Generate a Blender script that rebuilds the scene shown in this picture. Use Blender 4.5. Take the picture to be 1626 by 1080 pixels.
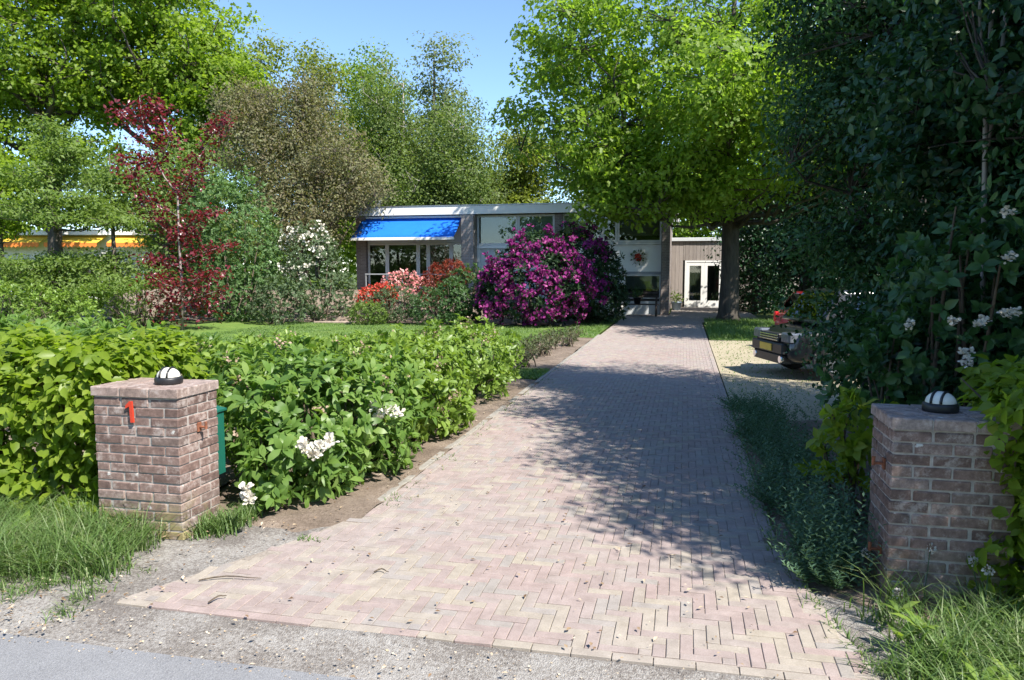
import bpy, math, random
import numpy as np
from mathutils import Matrix, Vector

for o in list(bpy.data.objects):
    bpy.data.objects.remove(o, do_unlink=True)
SC = bpy.context.scene
COL = SC.collection
R = math.radians
rng = np.random.default_rng(11)
random.seed(5)

# ------------------------------------------------------------------ camera, sky, sun, exposure
YAW, PITCH, EYE = R(12.8), R(5.24), 1.70
FOC = 1200.0                                        # focal length in photo pixels (photo 1626 wide)
cam_d = bpy.data.cameras.new('camera')
cam_d.sensor_width = 36.0
cam_d.lens = FOC / 1626.0 * 36.0
cam_d.clip_start, cam_d.clip_end = 0.05, 2000.0
cam = bpy.data.objects.new('camera', cam_d)
COL.objects.link(cam)
cam.location = (0, 0, EYE)
cam.rotation_euler = (R(90) - PITCH, 0, YAW)
SC.camera = cam

SUN_AZ, SUN_EL = R(-33), R(50)                      # azimuth measured from +x, towards +y
sun_vec = Vector((math.cos(SUN_AZ) * math.cos(SUN_EL), math.sin(SUN_AZ) * math.cos(SUN_EL), math.sin(SUN_EL)))
world = bpy.data.worlds.new('World')
SC.world = world
world.use_nodes = True
wn, wl = world.node_tree.nodes, world.node_tree.links
sky = wn.new('ShaderNodeTexSky')
sky.sky_type = 'NISHITA'
sky.sun_disc = False
sky.sun_elevation = SUN_EL
sky.sun_rotation = math.pi / 2 - SUN_AZ             # measured clockwise from +y
sky.altitude = 1200
sky.air_density, sky.dust_density, sky.ozone_density = 1.0, 0.1, 4.5
wl.new(sky.outputs[0], wn['Background'].inputs[0])
wn['Background'].inputs[1].default_value = 0.115
sun_d = bpy.data.lights.new('sun', 'SUN')
sun_d.energy = 4.6
sun_d.angle = R(0.53)
sun_d.color = (1.0, 0.95, 0.87)
sun = bpy.data.objects.new('sun', sun_d)
COL.objects.link(sun)
sun.rotation_euler = sun_vec.to_track_quat('Z', 'Y').to_euler()
sun.location = (20, -15, 30)
SC.view_settings.view_transform = 'Standard'
SC.view_settings.look = 'None'
SC.view_settings.gamma = 1.0
SC.view_settings.use_curve_mapping = False
SC.view_settings.exposure = 1.27
SC.render.engine = 'CYCLES'
SC.cycles.max_bounces = 6
SC.cycles.diffuse_bounces = 3
SC.cycles.glossy_bounces = 3
SC.cycles.transmission_bounces = 5
SC.cycles.transparent_max_bounces = 8
SC.cycles.caustics_reflective = SC.cycles.caustics_refractive = False

def at(px, d):
    """world x, y of the place seen in photo column px at a depth of d metres"""
    X = (px - 813.0) / FOC * d
    return (X * math.cos(YAW) - d * math.sin(YAW), X * math.sin(YAW) + d * math.cos(YAW))

# ------------------------------------------------------------------ helpers: naming and linking
def tag(o, label=None, cat=None, group=None, kind=None):
    if label: o['label'] = label
    if cat: o['category'] = cat
    if group: o['group'] = group
    if kind: o['kind'] = kind
    return o

def thing(name, label, cat, loc=(0, 0, 0), rz=0.0, group=None):
    o = bpy.data.objects.new(name, None)
    COL.objects.link(o)
    o.empty_display_size = 0.2
    o.location = loc
    o.rotation_euler = (0, 0, rz)
    return tag(o, label, cat, group)

def link(name, me, parent=None, mat=None):
    o = bpy.data.objects.new(name, me)
    COL.objects.link(o)
    if parent is not None: o.parent = parent
    if mat is not None and not me.materials: me.materials.append(mat)
    return o

def np_mesh(name, V, F, tint=None, smooth=False):
    """V (n,3); F (m,k) with one k; tint (m,)"""
    me = bpy.data.meshes.new(name)
    V = np.ascontiguousarray(V, dtype=np.float32)
    F = np.ascontiguousarray(F, dtype=np.int32)
    m, k = F.shape
    me.vertices.add(len(V)); me.vertices.foreach_set('co', V.ravel())
    me.loops.add(m * k); me.loops.foreach_set('vertex_index', F.ravel())
    me.polygons.add(m)
    me.polygons.foreach_set('loop_start', np.arange(0, m * k, k, dtype=np.int32))
    me.polygons.foreach_set('use_smooth', np.full(m, bool(smooth)))
    me.update(calc_edges=True)
    if tint is not None:
        a = me.attributes.new('tint', 'FLOAT', 'FACE')
        a.data.foreach_set('value', np.ascontiguousarray(tint, dtype=np.float32))
    return me

class MB:
    """collects boxes, tubes, lathes and prisms and builds ONE mesh"""
    def __init__(s): s.v, s.f = [], []
    def add(s, vs, fs):
        n = len(s.v)
        s.v += [tuple(p) for p in vs]
        s.f += [tuple(i + n for i in f) for f in fs]
        return s
    def box(s, x0, x1, y0, y1, z0, z1, M=None):
        vs = [Vector(p) for p in ((x0,y0,z0),(x1,y0,z0),(x1,y1,z0),(x0,y1,z0),(x0,y0,z1),(x1,y0,z1),(x1,y1,z1),(x0,y1,z1))]
        if M is not None: vs = [M @ p for p in vs]
        return s.add(vs, [(0,3,2,1),(4,5,6,7),(0,1,5,4),(1,2,6,5),(2,3,7,6),(3,0,4,7)])
    def cbox(s, x0, x1, y0, y1, z0, z1, c=0.004, M=None):
        """box with all vertical and top edges chamfered"""
        def ring(d, z): return [(x0+d,y0+c-0,z),(x0+c,y0+d,z),(x1-c,y0+d,z),(x1-d,y0+c,z),(x1-d,y1-c,z),(x1-c,y1-d,z),(x0+c,y1-d,z),(x0+d,y1-c,z)]
        vs = ring(0, z0) + ring(0, z1 - c) + ring(c * .8, z1)
        fs = []
        for k in range(2):
            for i in range(8):
                j = (i + 1) % 8
                fs.append((k*8+i, k*8+j, k*8+8+j, k*8+8+i))
        fs.append(tuple(range(16, 24)))
        fs.append(tuple(range(7, -1, -1)))
        vs = [Vector(p) for p in vs]
        if M is not None: vs = [M @ p for p in vs]
        return s.add(vs, fs)
    def tube(s, pts, rad, n=6, cap=True):
        pts = [Vector(p) for p in pts]
        base = len(s.v)
        ref = Vector((0.31, 0.17, 0.93))
        for i, p in enumerate(pts):
            d = (pts[min(i+1, len(pts)-1)] - pts[max(i-1, 0)])
            d = d.normalized() if d.length > 1e-9 else Vector((0,0,1))
            u = d.cross(ref)
            if u.length < 1e-3: u = d.cross(Vector((1,0,0)))
            u.normalize(); w = d.cross(u)
            r = rad[i] if hasattr(rad, '__len__') else rad
            for k in range(n):
                a = 2*math.pi*k/n
                s.v.append(tuple(p + (u*math.cos(a) + w*math.sin(a))*r))
        for i in range(len(pts)-1):
            for k in range(n):
                j = (k+1) % n
                s.f.append((base+i*n+k, base+i*n+j, base+(i+1)*n+j, base+(i+1)*n+k))
        if cap:
            s.f.append(tuple(base+k for k in range(n-1,-1,-1)))
            e = base+(len(pts)-1)*n
            s.f.append(tuple(e+k for k in range(n)))
        return s
    def lathe(s, prof, n=20, M=None):
        """prof: list of (r, z)"""
        base = len(s.v)
        for r, z in prof:
            for k in range(n):
                a = 2*math.pi*k/n
                p = Vector((r*math.cos(a), r*math.sin(a), z))
                s.v.append(tuple(M @ p if M is not None else p))
        for i in range(len(prof)-1):
            for k in range(n):
                j = (k+1) % n
                s.f.append((base+i*n+k, base+i*n+j, base+(i+1)*n+j, base+(i+1)*n+k))
        return s
    def prism(s, poly, y0, y1, M=None):
        """poly in x,z extruded along y"""
        n = len(poly)
        vs = [Vector((x, y0, z)) for x, z in poly] + [Vector((x, y1, z)) for x, z in poly]
        if M is not None: vs = [M @ p for p in vs]
        return s.add(vs, [tuple(range(n)), tuple(range(2*n-1, n-1, -1))] + [(i, i+n, (i+1)%n+n, (i+1)%n) for i in range(n)])
    def mesh(s, name, smooth=False):
        me = bpy.data.meshes.new(name)
        me.from_pydata(s.v, [], s.f)
        if smooth: me.polygons.foreach_set('use_smooth', [True]*len(me.polygons))
        me.update()
        return me
    def build(s, name, mat, parent=None, smooth=False):
        return link(name, s.mesh(name, smooth), parent, mat)

# ------------------------------------------------------------------ helpers: materials
def new_mat(name):
    m = bpy.data.materials.new(name); m.use_nodes = True
    nt = m.node_tree
    return m, nt.nodes, nt.links, nt.nodes['Principled BSDF']

def ramp(ns, stops):
    r = ns.new('ShaderNodeValToRGB')
    e = r.color_ramp.elements
    while len(e) < len(stops): e.new(0.5)
    for i, (p, c) in enumerate(stops):
        e[i].position = p; e[i].color = (*c, 1)
    return r

def noise(ns, ls, scale, detail=4, rough=.6, vec=None, dim='3D'):
    n = ns.new('ShaderNodeTexNoise')
    n.inputs['Scale'].default_value = scale
    n.inputs['Detail'].default_value = detail
    n.inputs['Roughness'].default_value = rough
    if vec is not None: ls.new(vec, n.inputs['Vector'])
    return n

def mixc(ns, ls, fac, a, b, mode='MIX'):
    m = ns.new('ShaderNodeMix'); m.data_type = 'RGBA'; m.blend_type = mode
    for s, v in ((0, fac), (6, a), (7, b)):
        if isinstance(v, (int, float)): m.inputs[s].default_value = v
        elif isinstance(v, tuple): m.inputs[s].default_value = (*v, 1)
        else: ls.new(v, m.inputs[s])
    return m.outputs[2]

def bump(ns, ls, h, p, strength=.4, dist=.01):
    b = ns.new('ShaderNodeBump')
    b.inputs['Strength'].default_value = strength
    b.inputs['Distance'].default_value = dist
    ls.new(h, b.inputs['Height']); ls.new(b.outputs[0], p.inputs['Normal'])

def flat_mat(name, col, rough=.6, metal=0.0, spec=.4, var=.12, scale=6.0, bmp=0.0):
    m, ns, ls, p = new_mat(name)
    g = ns.new('ShaderNodeNewGeometry')
    n = noise(ns, ls, scale, 5, .65, g.outputs['Position'])
    lo = tuple(c*(1-var) for c in col); hi = tuple(min(1, c*(1+var)) for c in col)
    r = ramp(ns, [(.3, lo), (.7, hi)])
    ls.new(n.outputs['Fac'], r.inputs[0]); ls.new(r.outputs[0], p.inputs['Base Color'])
    p.inputs['Roughness'].default_value = rough
    p.inputs['Metallic'].default_value = metal
    p.inputs['Specular IOR Level'].default_value = spec
    if bmp: bump(ns, ls, n.outputs['Fac'], p, .5, bmp)
    return m

def leaf_mat(name, stops, trans=.4, rough=.42, spec=.35, tcol=None, tgain=1.25):
    """colour from the leaf's own random tint; light passes through the blade"""
    m, ns, ls, p = new_mat(name)
    a = ns.new('ShaderNodeAttribute'); a.attribute_name = 'tint'
    r = ramp(ns, [(i/(len(stops)-1), c) for i, c in enumerate(stops)])
    ls.new(a.outputs['Fac'], r.inputs[0])
    ls.new(r.outputs[0], p.inputs['Base Color'])
    p.inputs['Roughness'].default_value = rough
    p.inputs['Specular IOR Level'].default_value = spec
    if trans > 0:
        t = ns.new('ShaderNodeBsdfTranslucent')
        c = mixc(ns, ls, 1.0, r.outputs[0], tcol or (1.15*tgain, 1.2*tgain, .55*tgain), 'MULTIPLY')
        ls.new(c, t.inputs['Color'])
        mx = ns.new('ShaderNodeMixShader'); mx.inputs[0].default_value = trans
        ls.new(p.outputs[0], mx.inputs[1]); ls.new(t.outputs[0], mx.inputs[2])
        ls.new(mx.outputs[0], ns['Material Output'].inputs['Surface'])
    return m

def bark_mat(name, c0, c1, scale=9):
    m, ns, ls, p = new_mat(name)
    g = ns.new('ShaderNodeNewGeometry')
    mp = ns.new('ShaderNodeMapping'); mp.inputs['Scale'].default_value = (1, 1, .22)
    ls.new(g.outputs['Position'], mp.inputs[0])
    n = noise(ns, ls, scale, 6, .7, mp.outputs[0])
    r = ramp(ns, [(.32, c0), (.68, c1)])
    ls.new(n.outputs['Fac'], r.inputs[0]); ls.new(r.outputs[0], p.inputs['Base Color'])
    p.inputs['Roughness'].default_value = .9
    bump(ns, ls, n.outputs['Fac'], p, .9, .04)
    return m

# ------------------------------------------------------------------ helpers: leaves
def unit(a):
    return a / np.maximum(np.linalg.norm(a, axis=-1, keepdims=True), 1e-9)

T_DIA = (np.array([(0,0,0),(.42,.5,.10),(1,0,-.06),(.42,-.5,.10)]), np.array([(0,1,2),(0,2,3)]))
T_LEAF = (np.array([(0,0,0),(.28,.42,.07),(.62,.42,.06),(1,0,-.12),(.62,-.42,.06),(.28,-.42,.07),(.30,0,-.02),(.65,0,-.03)]),
          np.array([(0,1,6),(1,2,7),(1,7,6),(2,3,7),(3,4,7),(4,5,6),(4,6,7),(5,0,6)]))
T_LOBE = (np.array([(0,0,0),(.25,.5,.06),(.5,.2,.02),(.7,.42,.02),(1,0,-.08),(.7,-.42,.02),(.5,-.2,.02),(.25,-.5,.06)]),
          np.array([(0,1,2),(0,2,6),(0,6,7),(2,3,4),(2,4,6),(6,4,5)]))
T_PETAL = (np.array([(0,0,0),(.55,.48,.12),(1,.25,.02),(1,-.25,.02),(.55,-.48,.12)]), np.array([(0,1,2),(0,2,3),(0,3,4)]))
T_LONG = (np.array([(0,0,0),(.4,.5,.08),(.75,.4,.0),(1,0,-.16),(.75,-.4,.0),(.4,-.5,.08)]), np.array([(0,1,5),(1,2,4),(1,4,5),(2,3,4)]))

def leaf_arrays(P, U, N, size, aspect, tpl):
    """vertices and faces for leaves at P, pointing along U, upper face along N"""
    U = unit(U); Vv = unit(np.cross(N, U)); N2 = np.cross(U, Vv)
    T, F = tpl
    s = np.broadcast_to(np.asarray(size), (len(P),))[:, None, None]
    V = P[:, None, :] + s * (T[None,:,0:1]*U[:,None,:] + aspect*T[None,:,1:2]*Vv[:,None,:] + T[None,:,2:3]*N2[:,None,:])
    k = len(T)
    FF = (F[None] + (np.arange(len(P))*k)[:, None, None]).reshape(-1, 3)
    return V.reshape(-1, 3), FF

def leaf_mesh(name, P, U, N, size, aspect, tpl, tint):
    V, F = leaf_arrays(P, U, N, size, aspect, tpl)
    return np_mesh(name, V, F, np.repeat(tint, len(tpl[1])), True)

def rand_dirs(n):
    return unit(rng.normal(size=(n, 3)))

def leaf_objects(parent, P, U, N, size, aspect, tpl, tint, mat, idx, name='leaf'):
    """the leaves of idx as single objects that share a few meshes"""
    nb = 8
    protos = []
    for b in range(nb):
        me = leaf_mesh('leaf_blade', np.zeros((1,3)), np.array([[1.,0,0]]), np.array([[0,0,1.]]), 1.0, aspect, tpl, np.array([(b+.5)/nb]))
        me.materials.append(mat); protos.append(me)
    U = unit(U); Vv = unit(np.cross(N, U)); N2 = np.cross(U, Vv)
    size = np.broadcast_to(np.asarray(size), (len(P),))
    for i in idx:
        o = bpy.data.objects.new(name, protos[min(nb-1, max(0, int(tint[i]*nb)))])
        COL.objects.link(o); o.parent = parent
        s = float(size[i])
        o.matrix_local = Matrix(((U[i,0]*s, Vv[i,0]*s, N2[i,0]*s, P[i,0]), (U[i,1]*s, Vv[i,1]*s, N2[i,1]*s, P[i,1]), (U[i,2]*s, Vv[i,2]*s, N2[i,2]*s, P[i,2]), (0,0,0,1)))

# ------------------------------------------------------------------ trees
def bez(a, b, c, n):
    t = np.linspace(0, 1, n)[:, None]
    return (1-t)**2*a + 2*t*(1-t)*b + t*t*c

def tree(name, label, loc, trunk, lobes, n_limb, n_clump, per, clump, leaf, aspect, tpl, mat, bark, group=None, cat='tree',
         up=.7, limb_r=.4, shell=2.2, zmin=None, twig=.02, rise=.6, crown_name='crown', hang=0.0, zatt=0.0):
    """trunk: list of (x,y,z,r); lobes: (cx,cy,cz,rx,ry,rz,weight) in metres above the base"""
    t = thing(name, label, cat, (loc[0], loc[1], loc[2] if len(loc) > 2 else 0), 0, group)
    lb = np.array(lobes, dtype=float)
    pick = rng.choice(len(lb), n_clump, p=lb[:,6]/lb[:,6].sum())
    d = rand_dirs(n_clump)
    C = lb[pick,:3] + d*lb[pick,3:6]*(rng.random(n_clump)**(1/shell))[:,None]
    if zmin is not None: C = C[C[:,2] > zmin]
    nC = len(C)
    tr = np.array(trunk, dtype=float)
    mb = MB(); mb.tube(tr[:,:3], tr[:,3], 10)
    mb.build('trunk', bark, t, True)
    # limbs
    tz = np.linspace(0, 1, 40)
    ts = np.linspace(0, 1, len(tr))
    TP = np.stack([np.interp(tz, ts, tr[:,i]) for i in range(4)], 1)
    jmin = int(min(36, max(10, (TP[:,2] < zatt).sum())))
    pool = [TP[max(8,jmin):, :3]]; poolr = [TP[8:, 3]]
    far = [int(rng.integers(nC))]
    dist = np.linalg.norm(C - C[far[0]], axis=1)
    for _ in range(min(n_limb, nC) - 1):
        far.append(int(dist.argmax())); dist = np.minimum(dist, np.linalg.norm(C - C[far[-1]], axis=1))
    lm = MB()
    for i in far:
        g = C[i]
        horiz = np.linalg.norm(TP[:,:2] - g[:2], axis=1)
        want = g[2] - horiz*rise
        j = int(np.clip(np.abs(TP[:,2] - want).argmin(), jmin, 38))
        a = TP[j,:3]
        mid = (a + g)/2 + np.array([0,0,-.12*np.linalg.norm(g-a)*(1 if rise > 0 else -1)]) + rng.normal(size=3)*.08*np.linalg.norm(g-a)
        path = bez(a, mid, g, 9)
        path[1:-1] += rng.normal(size=(7,3))*.02*np.linalg.norm(g-a)
        r0 = max(TP[j,3]*limb_r, twig*1.4)
        rr = np.linspace(r0, twig*.5, 9)
        lm.tube(path, rr, 6, False)
        pool.append(path[2:]); poolr.append(rr[2:])
    PP = np.concatenate(pool)
    for i in range(nC):
        dd = np.linalg.norm(PP - C[i], axis=1) + np.maximum(0, PP[:,2]-C[i,2])*.8
        j = int(dd.argmin()); a = PP[j]
        if dd[j] < .15: continue
        mid = (a+C[i])/2 + rng.normal(size=3)*.1*dd[j]
        lm.tube(bez(a, mid, C[i], 4), [twig, twig*.8, twig*.55, twig*.3], 4, False)
    tag(lm.build('branches', bark, t, True), kind='stuff')
    # leaves
    n = nC*per
    own = np.repeat(np.arange(nC), per)
    csz = (.65 + .7*rng.random(nC))[own][:,None]
    g3 = rng.normal(size=(n,3)); g3 *= np.minimum(1, 1.75/np.linalg.norm(g3, axis=1, keepdims=True))
    off = g3*np.array(clump)*csz*.55
    if hang: off[:,2] -= np.abs(rng.normal(size=n))*hang
    P = C[own] + off
    tilt = rng.normal(size=(nC,3))*.35
    N = unit(np.array([0,0,1.])*up + unit(off)*.6 + tilt[own] + rng.normal(size=(n,3))*.38)
    U = np.cross(N, rand_dirs(n)) + np.array([0,0,-.25])
    ctint = rng.random(nC)
    tint = np.clip(.5*ctint[own] + .5*rng.random(n), 0, 1)
    sz = leaf*(.65 + .7*rng.random(n))
    cr = link(crown_name, leaf_mesh(crown_name, P, U, N, sz, aspect, tpl, tint), t, mat)
    return t, C

# ------------------------------------------------------------------ shrubs
def shrub(name, label, loc, lumps, n_tip, per, leaf, aspect, tpl, mat, bark, cat='shrub', group=None, spread=.9, lo=.72, zmin=.06,
          n_obj=0, n_stem=14, up=.35, obj_name='leaf', flowers=None, tuft=.02):
    t = thing(name, label, cat, (loc[0], loc[1], 0), 0, group)
    L = np.array(lumps, dtype=float)
    area = L[:,3]*L[:,5] + L[:,4]*L[:,5] + L[:,3]*L[:,4]
    pick = rng.choice(len(L), n_tip, p=area/area.sum())
    d = rand_dirs(n_tip)
    rr = lo + (1.06-lo)*rng.random(n_tip)**.7
    wob = 1 + .15*np.sin(d[:,0]*7+pick) * np.cos(d[:,1]*6+d[:,2]*5)
    C = L[pick,:3] + d*L[pick,3:6]*(rr*wob)[:,None]
    A = unit(d/L[pick,3:6])
    keep = C[:,2] > zmin
    for i in range(len(L)):
        q = np.linalg.norm((C-L[i,:3])/L[i,3:6], axis=1)
        keep &= (q > .66) | (pick == i)
    C, A, rr = C[keep], A[keep], rr[keep]
    nC = len(C)
    A = unit(A + np.array([0,0,up]) + rng.normal(size=A.shape)*.25)
    own = np.repeat(np.arange(nC), per)
    n = len(own)
    e1 = unit(np.cross(A, np.array([.3,.2,.93]))); e2 = np.cross(A, e1)
    ph = (np.tile(np.arange(per), nC)/per + rng.random(nC)[own])*2*math.pi + rng.normal(size=n)*.35
    rad = e1[own]*np.cos(ph)[:,None] + e2[own]*np.sin(ph)[:,None]
    th = spread + rng.normal(size=n)*.28
    U = A[own]*np.cos(th)[:,None] + rad*np.sin(th)[:,None]
    N = A[own]*np.sin(th)[:,None] - rad*np.cos(th)[:,None] + rng.normal(size=(n,3))*.15
    P = C[own] + A[own]*(rng.normal(size=n)*tuft)[:,None] + rad*.006
    sz = leaf*(.45 + .85*rng.random(n))
    tint = np.clip(.45*rng.random(nC)[own] + .55*rng.random(n), 0, .999)
    rest = np.ones(n, bool)
    if n_obj:
        eye = np.array([0,0,EYE]) - np.array([loc[0], loc[1], 0])
        face = (unit(eye - P)*A[own]).sum(1)
        score = np.linalg.norm(P - eye, axis=1) - .8*rr[own] - .3*face + 3*(face < .25) + .25*rng.random(n)
        idx = np.argsort(score)[:n_obj]
        leaf_objects(t, P, U, N, sz, aspect, tpl, tint, mat, idx, obj_name)
        rest[idx] = False
    o = link('foliage', leaf_mesh('foliage', P[rest], U[rest], N[rest], sz[rest], aspect, tpl, tint[rest]), t, mat)
    tag(o, kind='stuff')
    sm = MB()
    cx, cy = L[:,0].mean(), L[:,1].mean()
    for i in rng.choice(nC, min(n_stem, nC), replace=False):
        k = np.argmin(np.linalg.norm(L[:,:2]-C[i,:2], axis=1))
        a = np.array([.6*L[k,0]+.4*cx + rng.normal()*.08, .6*L[k,1]+.4*cy + rng.normal()*.08, -.02])
        m = (a + C[i])/2 + np.array([0,0,.1*C[i,2]]) + rng.normal(size=3)*.06
        r0 = .012 + .006*C[i,2]
        sm.tube(bez(a, m, C[i], 6), np.linspace(r0, r0*.3, 6), 5, False)
    tag(sm.build('stems', bark, t, True), kind='stuff')
    return t, C, A

def blossoms(parent, C, A, n_pet, size, aspect, mat, name='blossoms', ball=.5):
    """flower heads: petals radiating from each tip"""
    nC = len(C)
    own = np.repeat(np.arange(nC), n_pet); n = len(own)
    U = unit(A[own]*ball + rand_dirs(n))
    N = unit(A[own] + rng.normal(size=(n,3))*.5)
    P = C[own] + U*size*.35
    tint = np.clip(.5*rng.random(nC)[own] + .5*rng.random(n), 0, .999)
    o = link(name, leaf_mesh(name, P, U, N, size*(.7+.6*rng.random(n)), aspect, T_PETAL, tint), parent, mat)
    return o

def grass_mesh(name, P, h, lean, width, tint, seg=3, dirs=None):
    """curved tapering blades"""
    n = len(P)
    a = rng.random(n)*2*math.pi
    D = np.stack([np.cos(a), np.sin(a), np.zeros(n)], 1) if dirs is None else dirs
    S = np.cross(D, np.array([0,0,1.]))
    tw = rng.random(n)*1.2 - .6
    S = S*np.cos(tw)[:,None] + D*np.sin(tw)[:,None]
    rows = []
    for i in range(seg+1):
        t = i/seg
        c = P + D*(lean*h*t**1.9)[:,None] + np.array([0,0,1.])*(h*(t - .42*lean*t**2.3))[:,None]
        w = (width*(1-t**1.6)*.5)[:,None] if i < seg else 0*h[:,None]
        rows += [c - S*w, c + S*w] if i < seg else [c]
    k = 2*seg+1
    V = np.stack(rows, 1).reshape(-1,3)
    F = []
    for i in range(seg-1):
        F += [(2*i,2*i+1,2*i+3),(2*i,2*i+3,2*i+2)]
    F.append((2*seg-2, 2*seg-1, 2*seg))
    F = np.array(F)
    FF = (F[None] + (np.arange(n)*k)[:,None,None]).reshape(-1,3)
    return np_mesh(name, V, FF, np.repeat(tint, len(F)), True)

# ------------------------------------------------------------------ materials
def paver_material():
    m, ns, ls, p = new_mat('clay_paver')
    a = ns.new('ShaderNodeAttribute'); a.attribute_name = 'tint'
    r = ramp(ns, [(0, (.27,.212,.194)), (.28, (.315,.244,.223)), (.5, (.29,.243,.22)), (.68, (.32,.281,.226)), (.86, (.33,.288,.228)), (1, (.265,.243,.23))])
    ls.new(a.outputs['Fac'], r.inputs[0])
    g = ns.new('ShaderNodeNewGeometry')
    big = noise(ns, ls, .55, 4, .6, g.outputs['Position'])
    fine = noise(ns, ls, 160, 4, .7, g.outputs['Position'])
    mid = noise(ns, ls, 9, 5, .7, g.outputs['Position'])
    # grey dust that gathers in patches
    rb = ramp(ns, [(.38, (0,0,0)), (.72, (1,1,1))]); ls.new(big.outputs['Fac'], rb.inputs[0])
    mul = ns.new('ShaderNodeMath'); mul.operation = 'MULTIPLY'; mul.inputs[1].default_value = .80
    ls.new(rb.outputs[0], mul.inputs[0])
    c = mixc(ns, ls, mul.outputs[0], r.outputs[0], (.305,.268,.248))
    rf = ramp(ns, [(.3, (.80,.80,.80)), (.7, (1.12,1.12,1.12))]); ls.new(fine.outputs['Fac'], rf.inputs[0])
    c = mixc(ns, ls, 1.0, c, rf.outputs[0], 'MULTIPLY')
    rm = ramp(ns, [(.35, (.84,.83,.82)), (.65, (1.08,1.08,1.08))]); ls.new(mid.outputs['Fac'], rm.inputs[0])
    c = mixc(ns, ls, 1.0, c, rm.outputs[0], 'MULTIPLY')
    ls.new(c, p.inputs['Base Color'])
    p.inputs['Roughness'].default_value = .85
    p.inputs['Specular IOR Level'].default_value = .3
    bump(ns, ls, fine.outputs['Fac'], p, .5, .003)
    return m
M_PAVER = paver_material()

def ground_material(name, stops, s1=1.2, s2=60, rough=.95, bdist=.01, speck=None):
    m, ns, ls, p = new_mat(name)
    g = ns.new('ShaderNodeNewGeometry')
    n1 = noise(ns, ls, s1, 6, .7, g.outputs['Position'])
    n2 = noise(ns, ls, s2, 5, .75, g.outputs['Position'])
    mx = ns.new('ShaderNodeMath'); mx.operation = 'ADD'
    h = ns.new('ShaderNodeMath'); h.operation = 'MULTIPLY'; h.inputs[1].default_value = .5
    ls.new(n1.outputs['Fac'], mx.inputs[0]); ls.new(n2.outputs['Fac'], mx.inputs[1]); ls.new(mx.outputs[0], h.inputs[0])
    r = ramp(ns, stops); ls.new(h.outputs[0], r.inputs[0])
    c = r.outputs[0]
    if speck:
        v = ns.new('ShaderNodeTexVoronoi'); v.inputs['Scale'].default_value = speck[0]
        ls.new(g.outputs['Position'], v.inputs['Vector'])
        rv = ramp(ns, [(0, speck[1]), (1, speck[2])])
        ls.new(v.outputs['Color'], rv.inputs[0])
        c = mixc(ns, ls, speck[3], c, rv.outputs[0])
        bump(ns, ls, v.outputs['Distance'], p, .6, bdist)
    else:
        bump(ns, ls, n2.outputs['Fac'], p, .7, bdist)
    ls.new(c, p.inputs['Base Color'])
    p.inputs['Roughness'].default_value = rough
    p.inputs['Specular IOR Level'].default_value = .25
    return m
M_ASPHALT = ground_material('asphalt', [(.35, (.145,.147,.152)), (.65, (.235,.237,.242))], 2.0, 90, .9, .006, (240, (.09,.09,.10), (.42,.42,.43), .35))
M_VERGE = ground_material('gravelly_verge', [(.44, (.085,.07,.06)), (.485, (.16,.14,.123)), (.525, (.245,.228,.208)), (.59, (.32,.305,.285))], 1.3, 55, .95, .012, (150, (.16,.14,.12), (.44,.425,.40), .30))
M_GRAVEL = ground_material('parking_gravel', [(.36, (.22,.20,.11)), (.5, (.33,.285,.19)), (.64, (.42,.37,.27))], .8, 40, .95, .012, (70, (.18,.15,.10), (.50,.45,.36), .3))
M_SOIL = ground_material('garden_soil', [(.35, (.10,.075,.055)), (.52, (.20,.155,.12)), (.68, (.31,.25,.20))], 2.5, 45, 1, .03)
M_SAND = ground_material('joint_sand', [(.38, (.19,.165,.135)), (.5, (.29,.25,.215)), (.62, (.36,.32,.28))], 1.5, 60, 1, .004)
M_LAWN = ground_material('lawn_turf', [(.36, (.075,.14,.025)), (.55, (.12,.19,.035)), (.68, (.20,.22,.07))], .9, 30, 1, .02)
M_GROUND = ground_material('rough_grassland', [(.36, (.05,.075,.02)), (.55, (.08,.11,.03)), (.7, (.14,.13,.06))], .3, 9, 1, .03)

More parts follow.
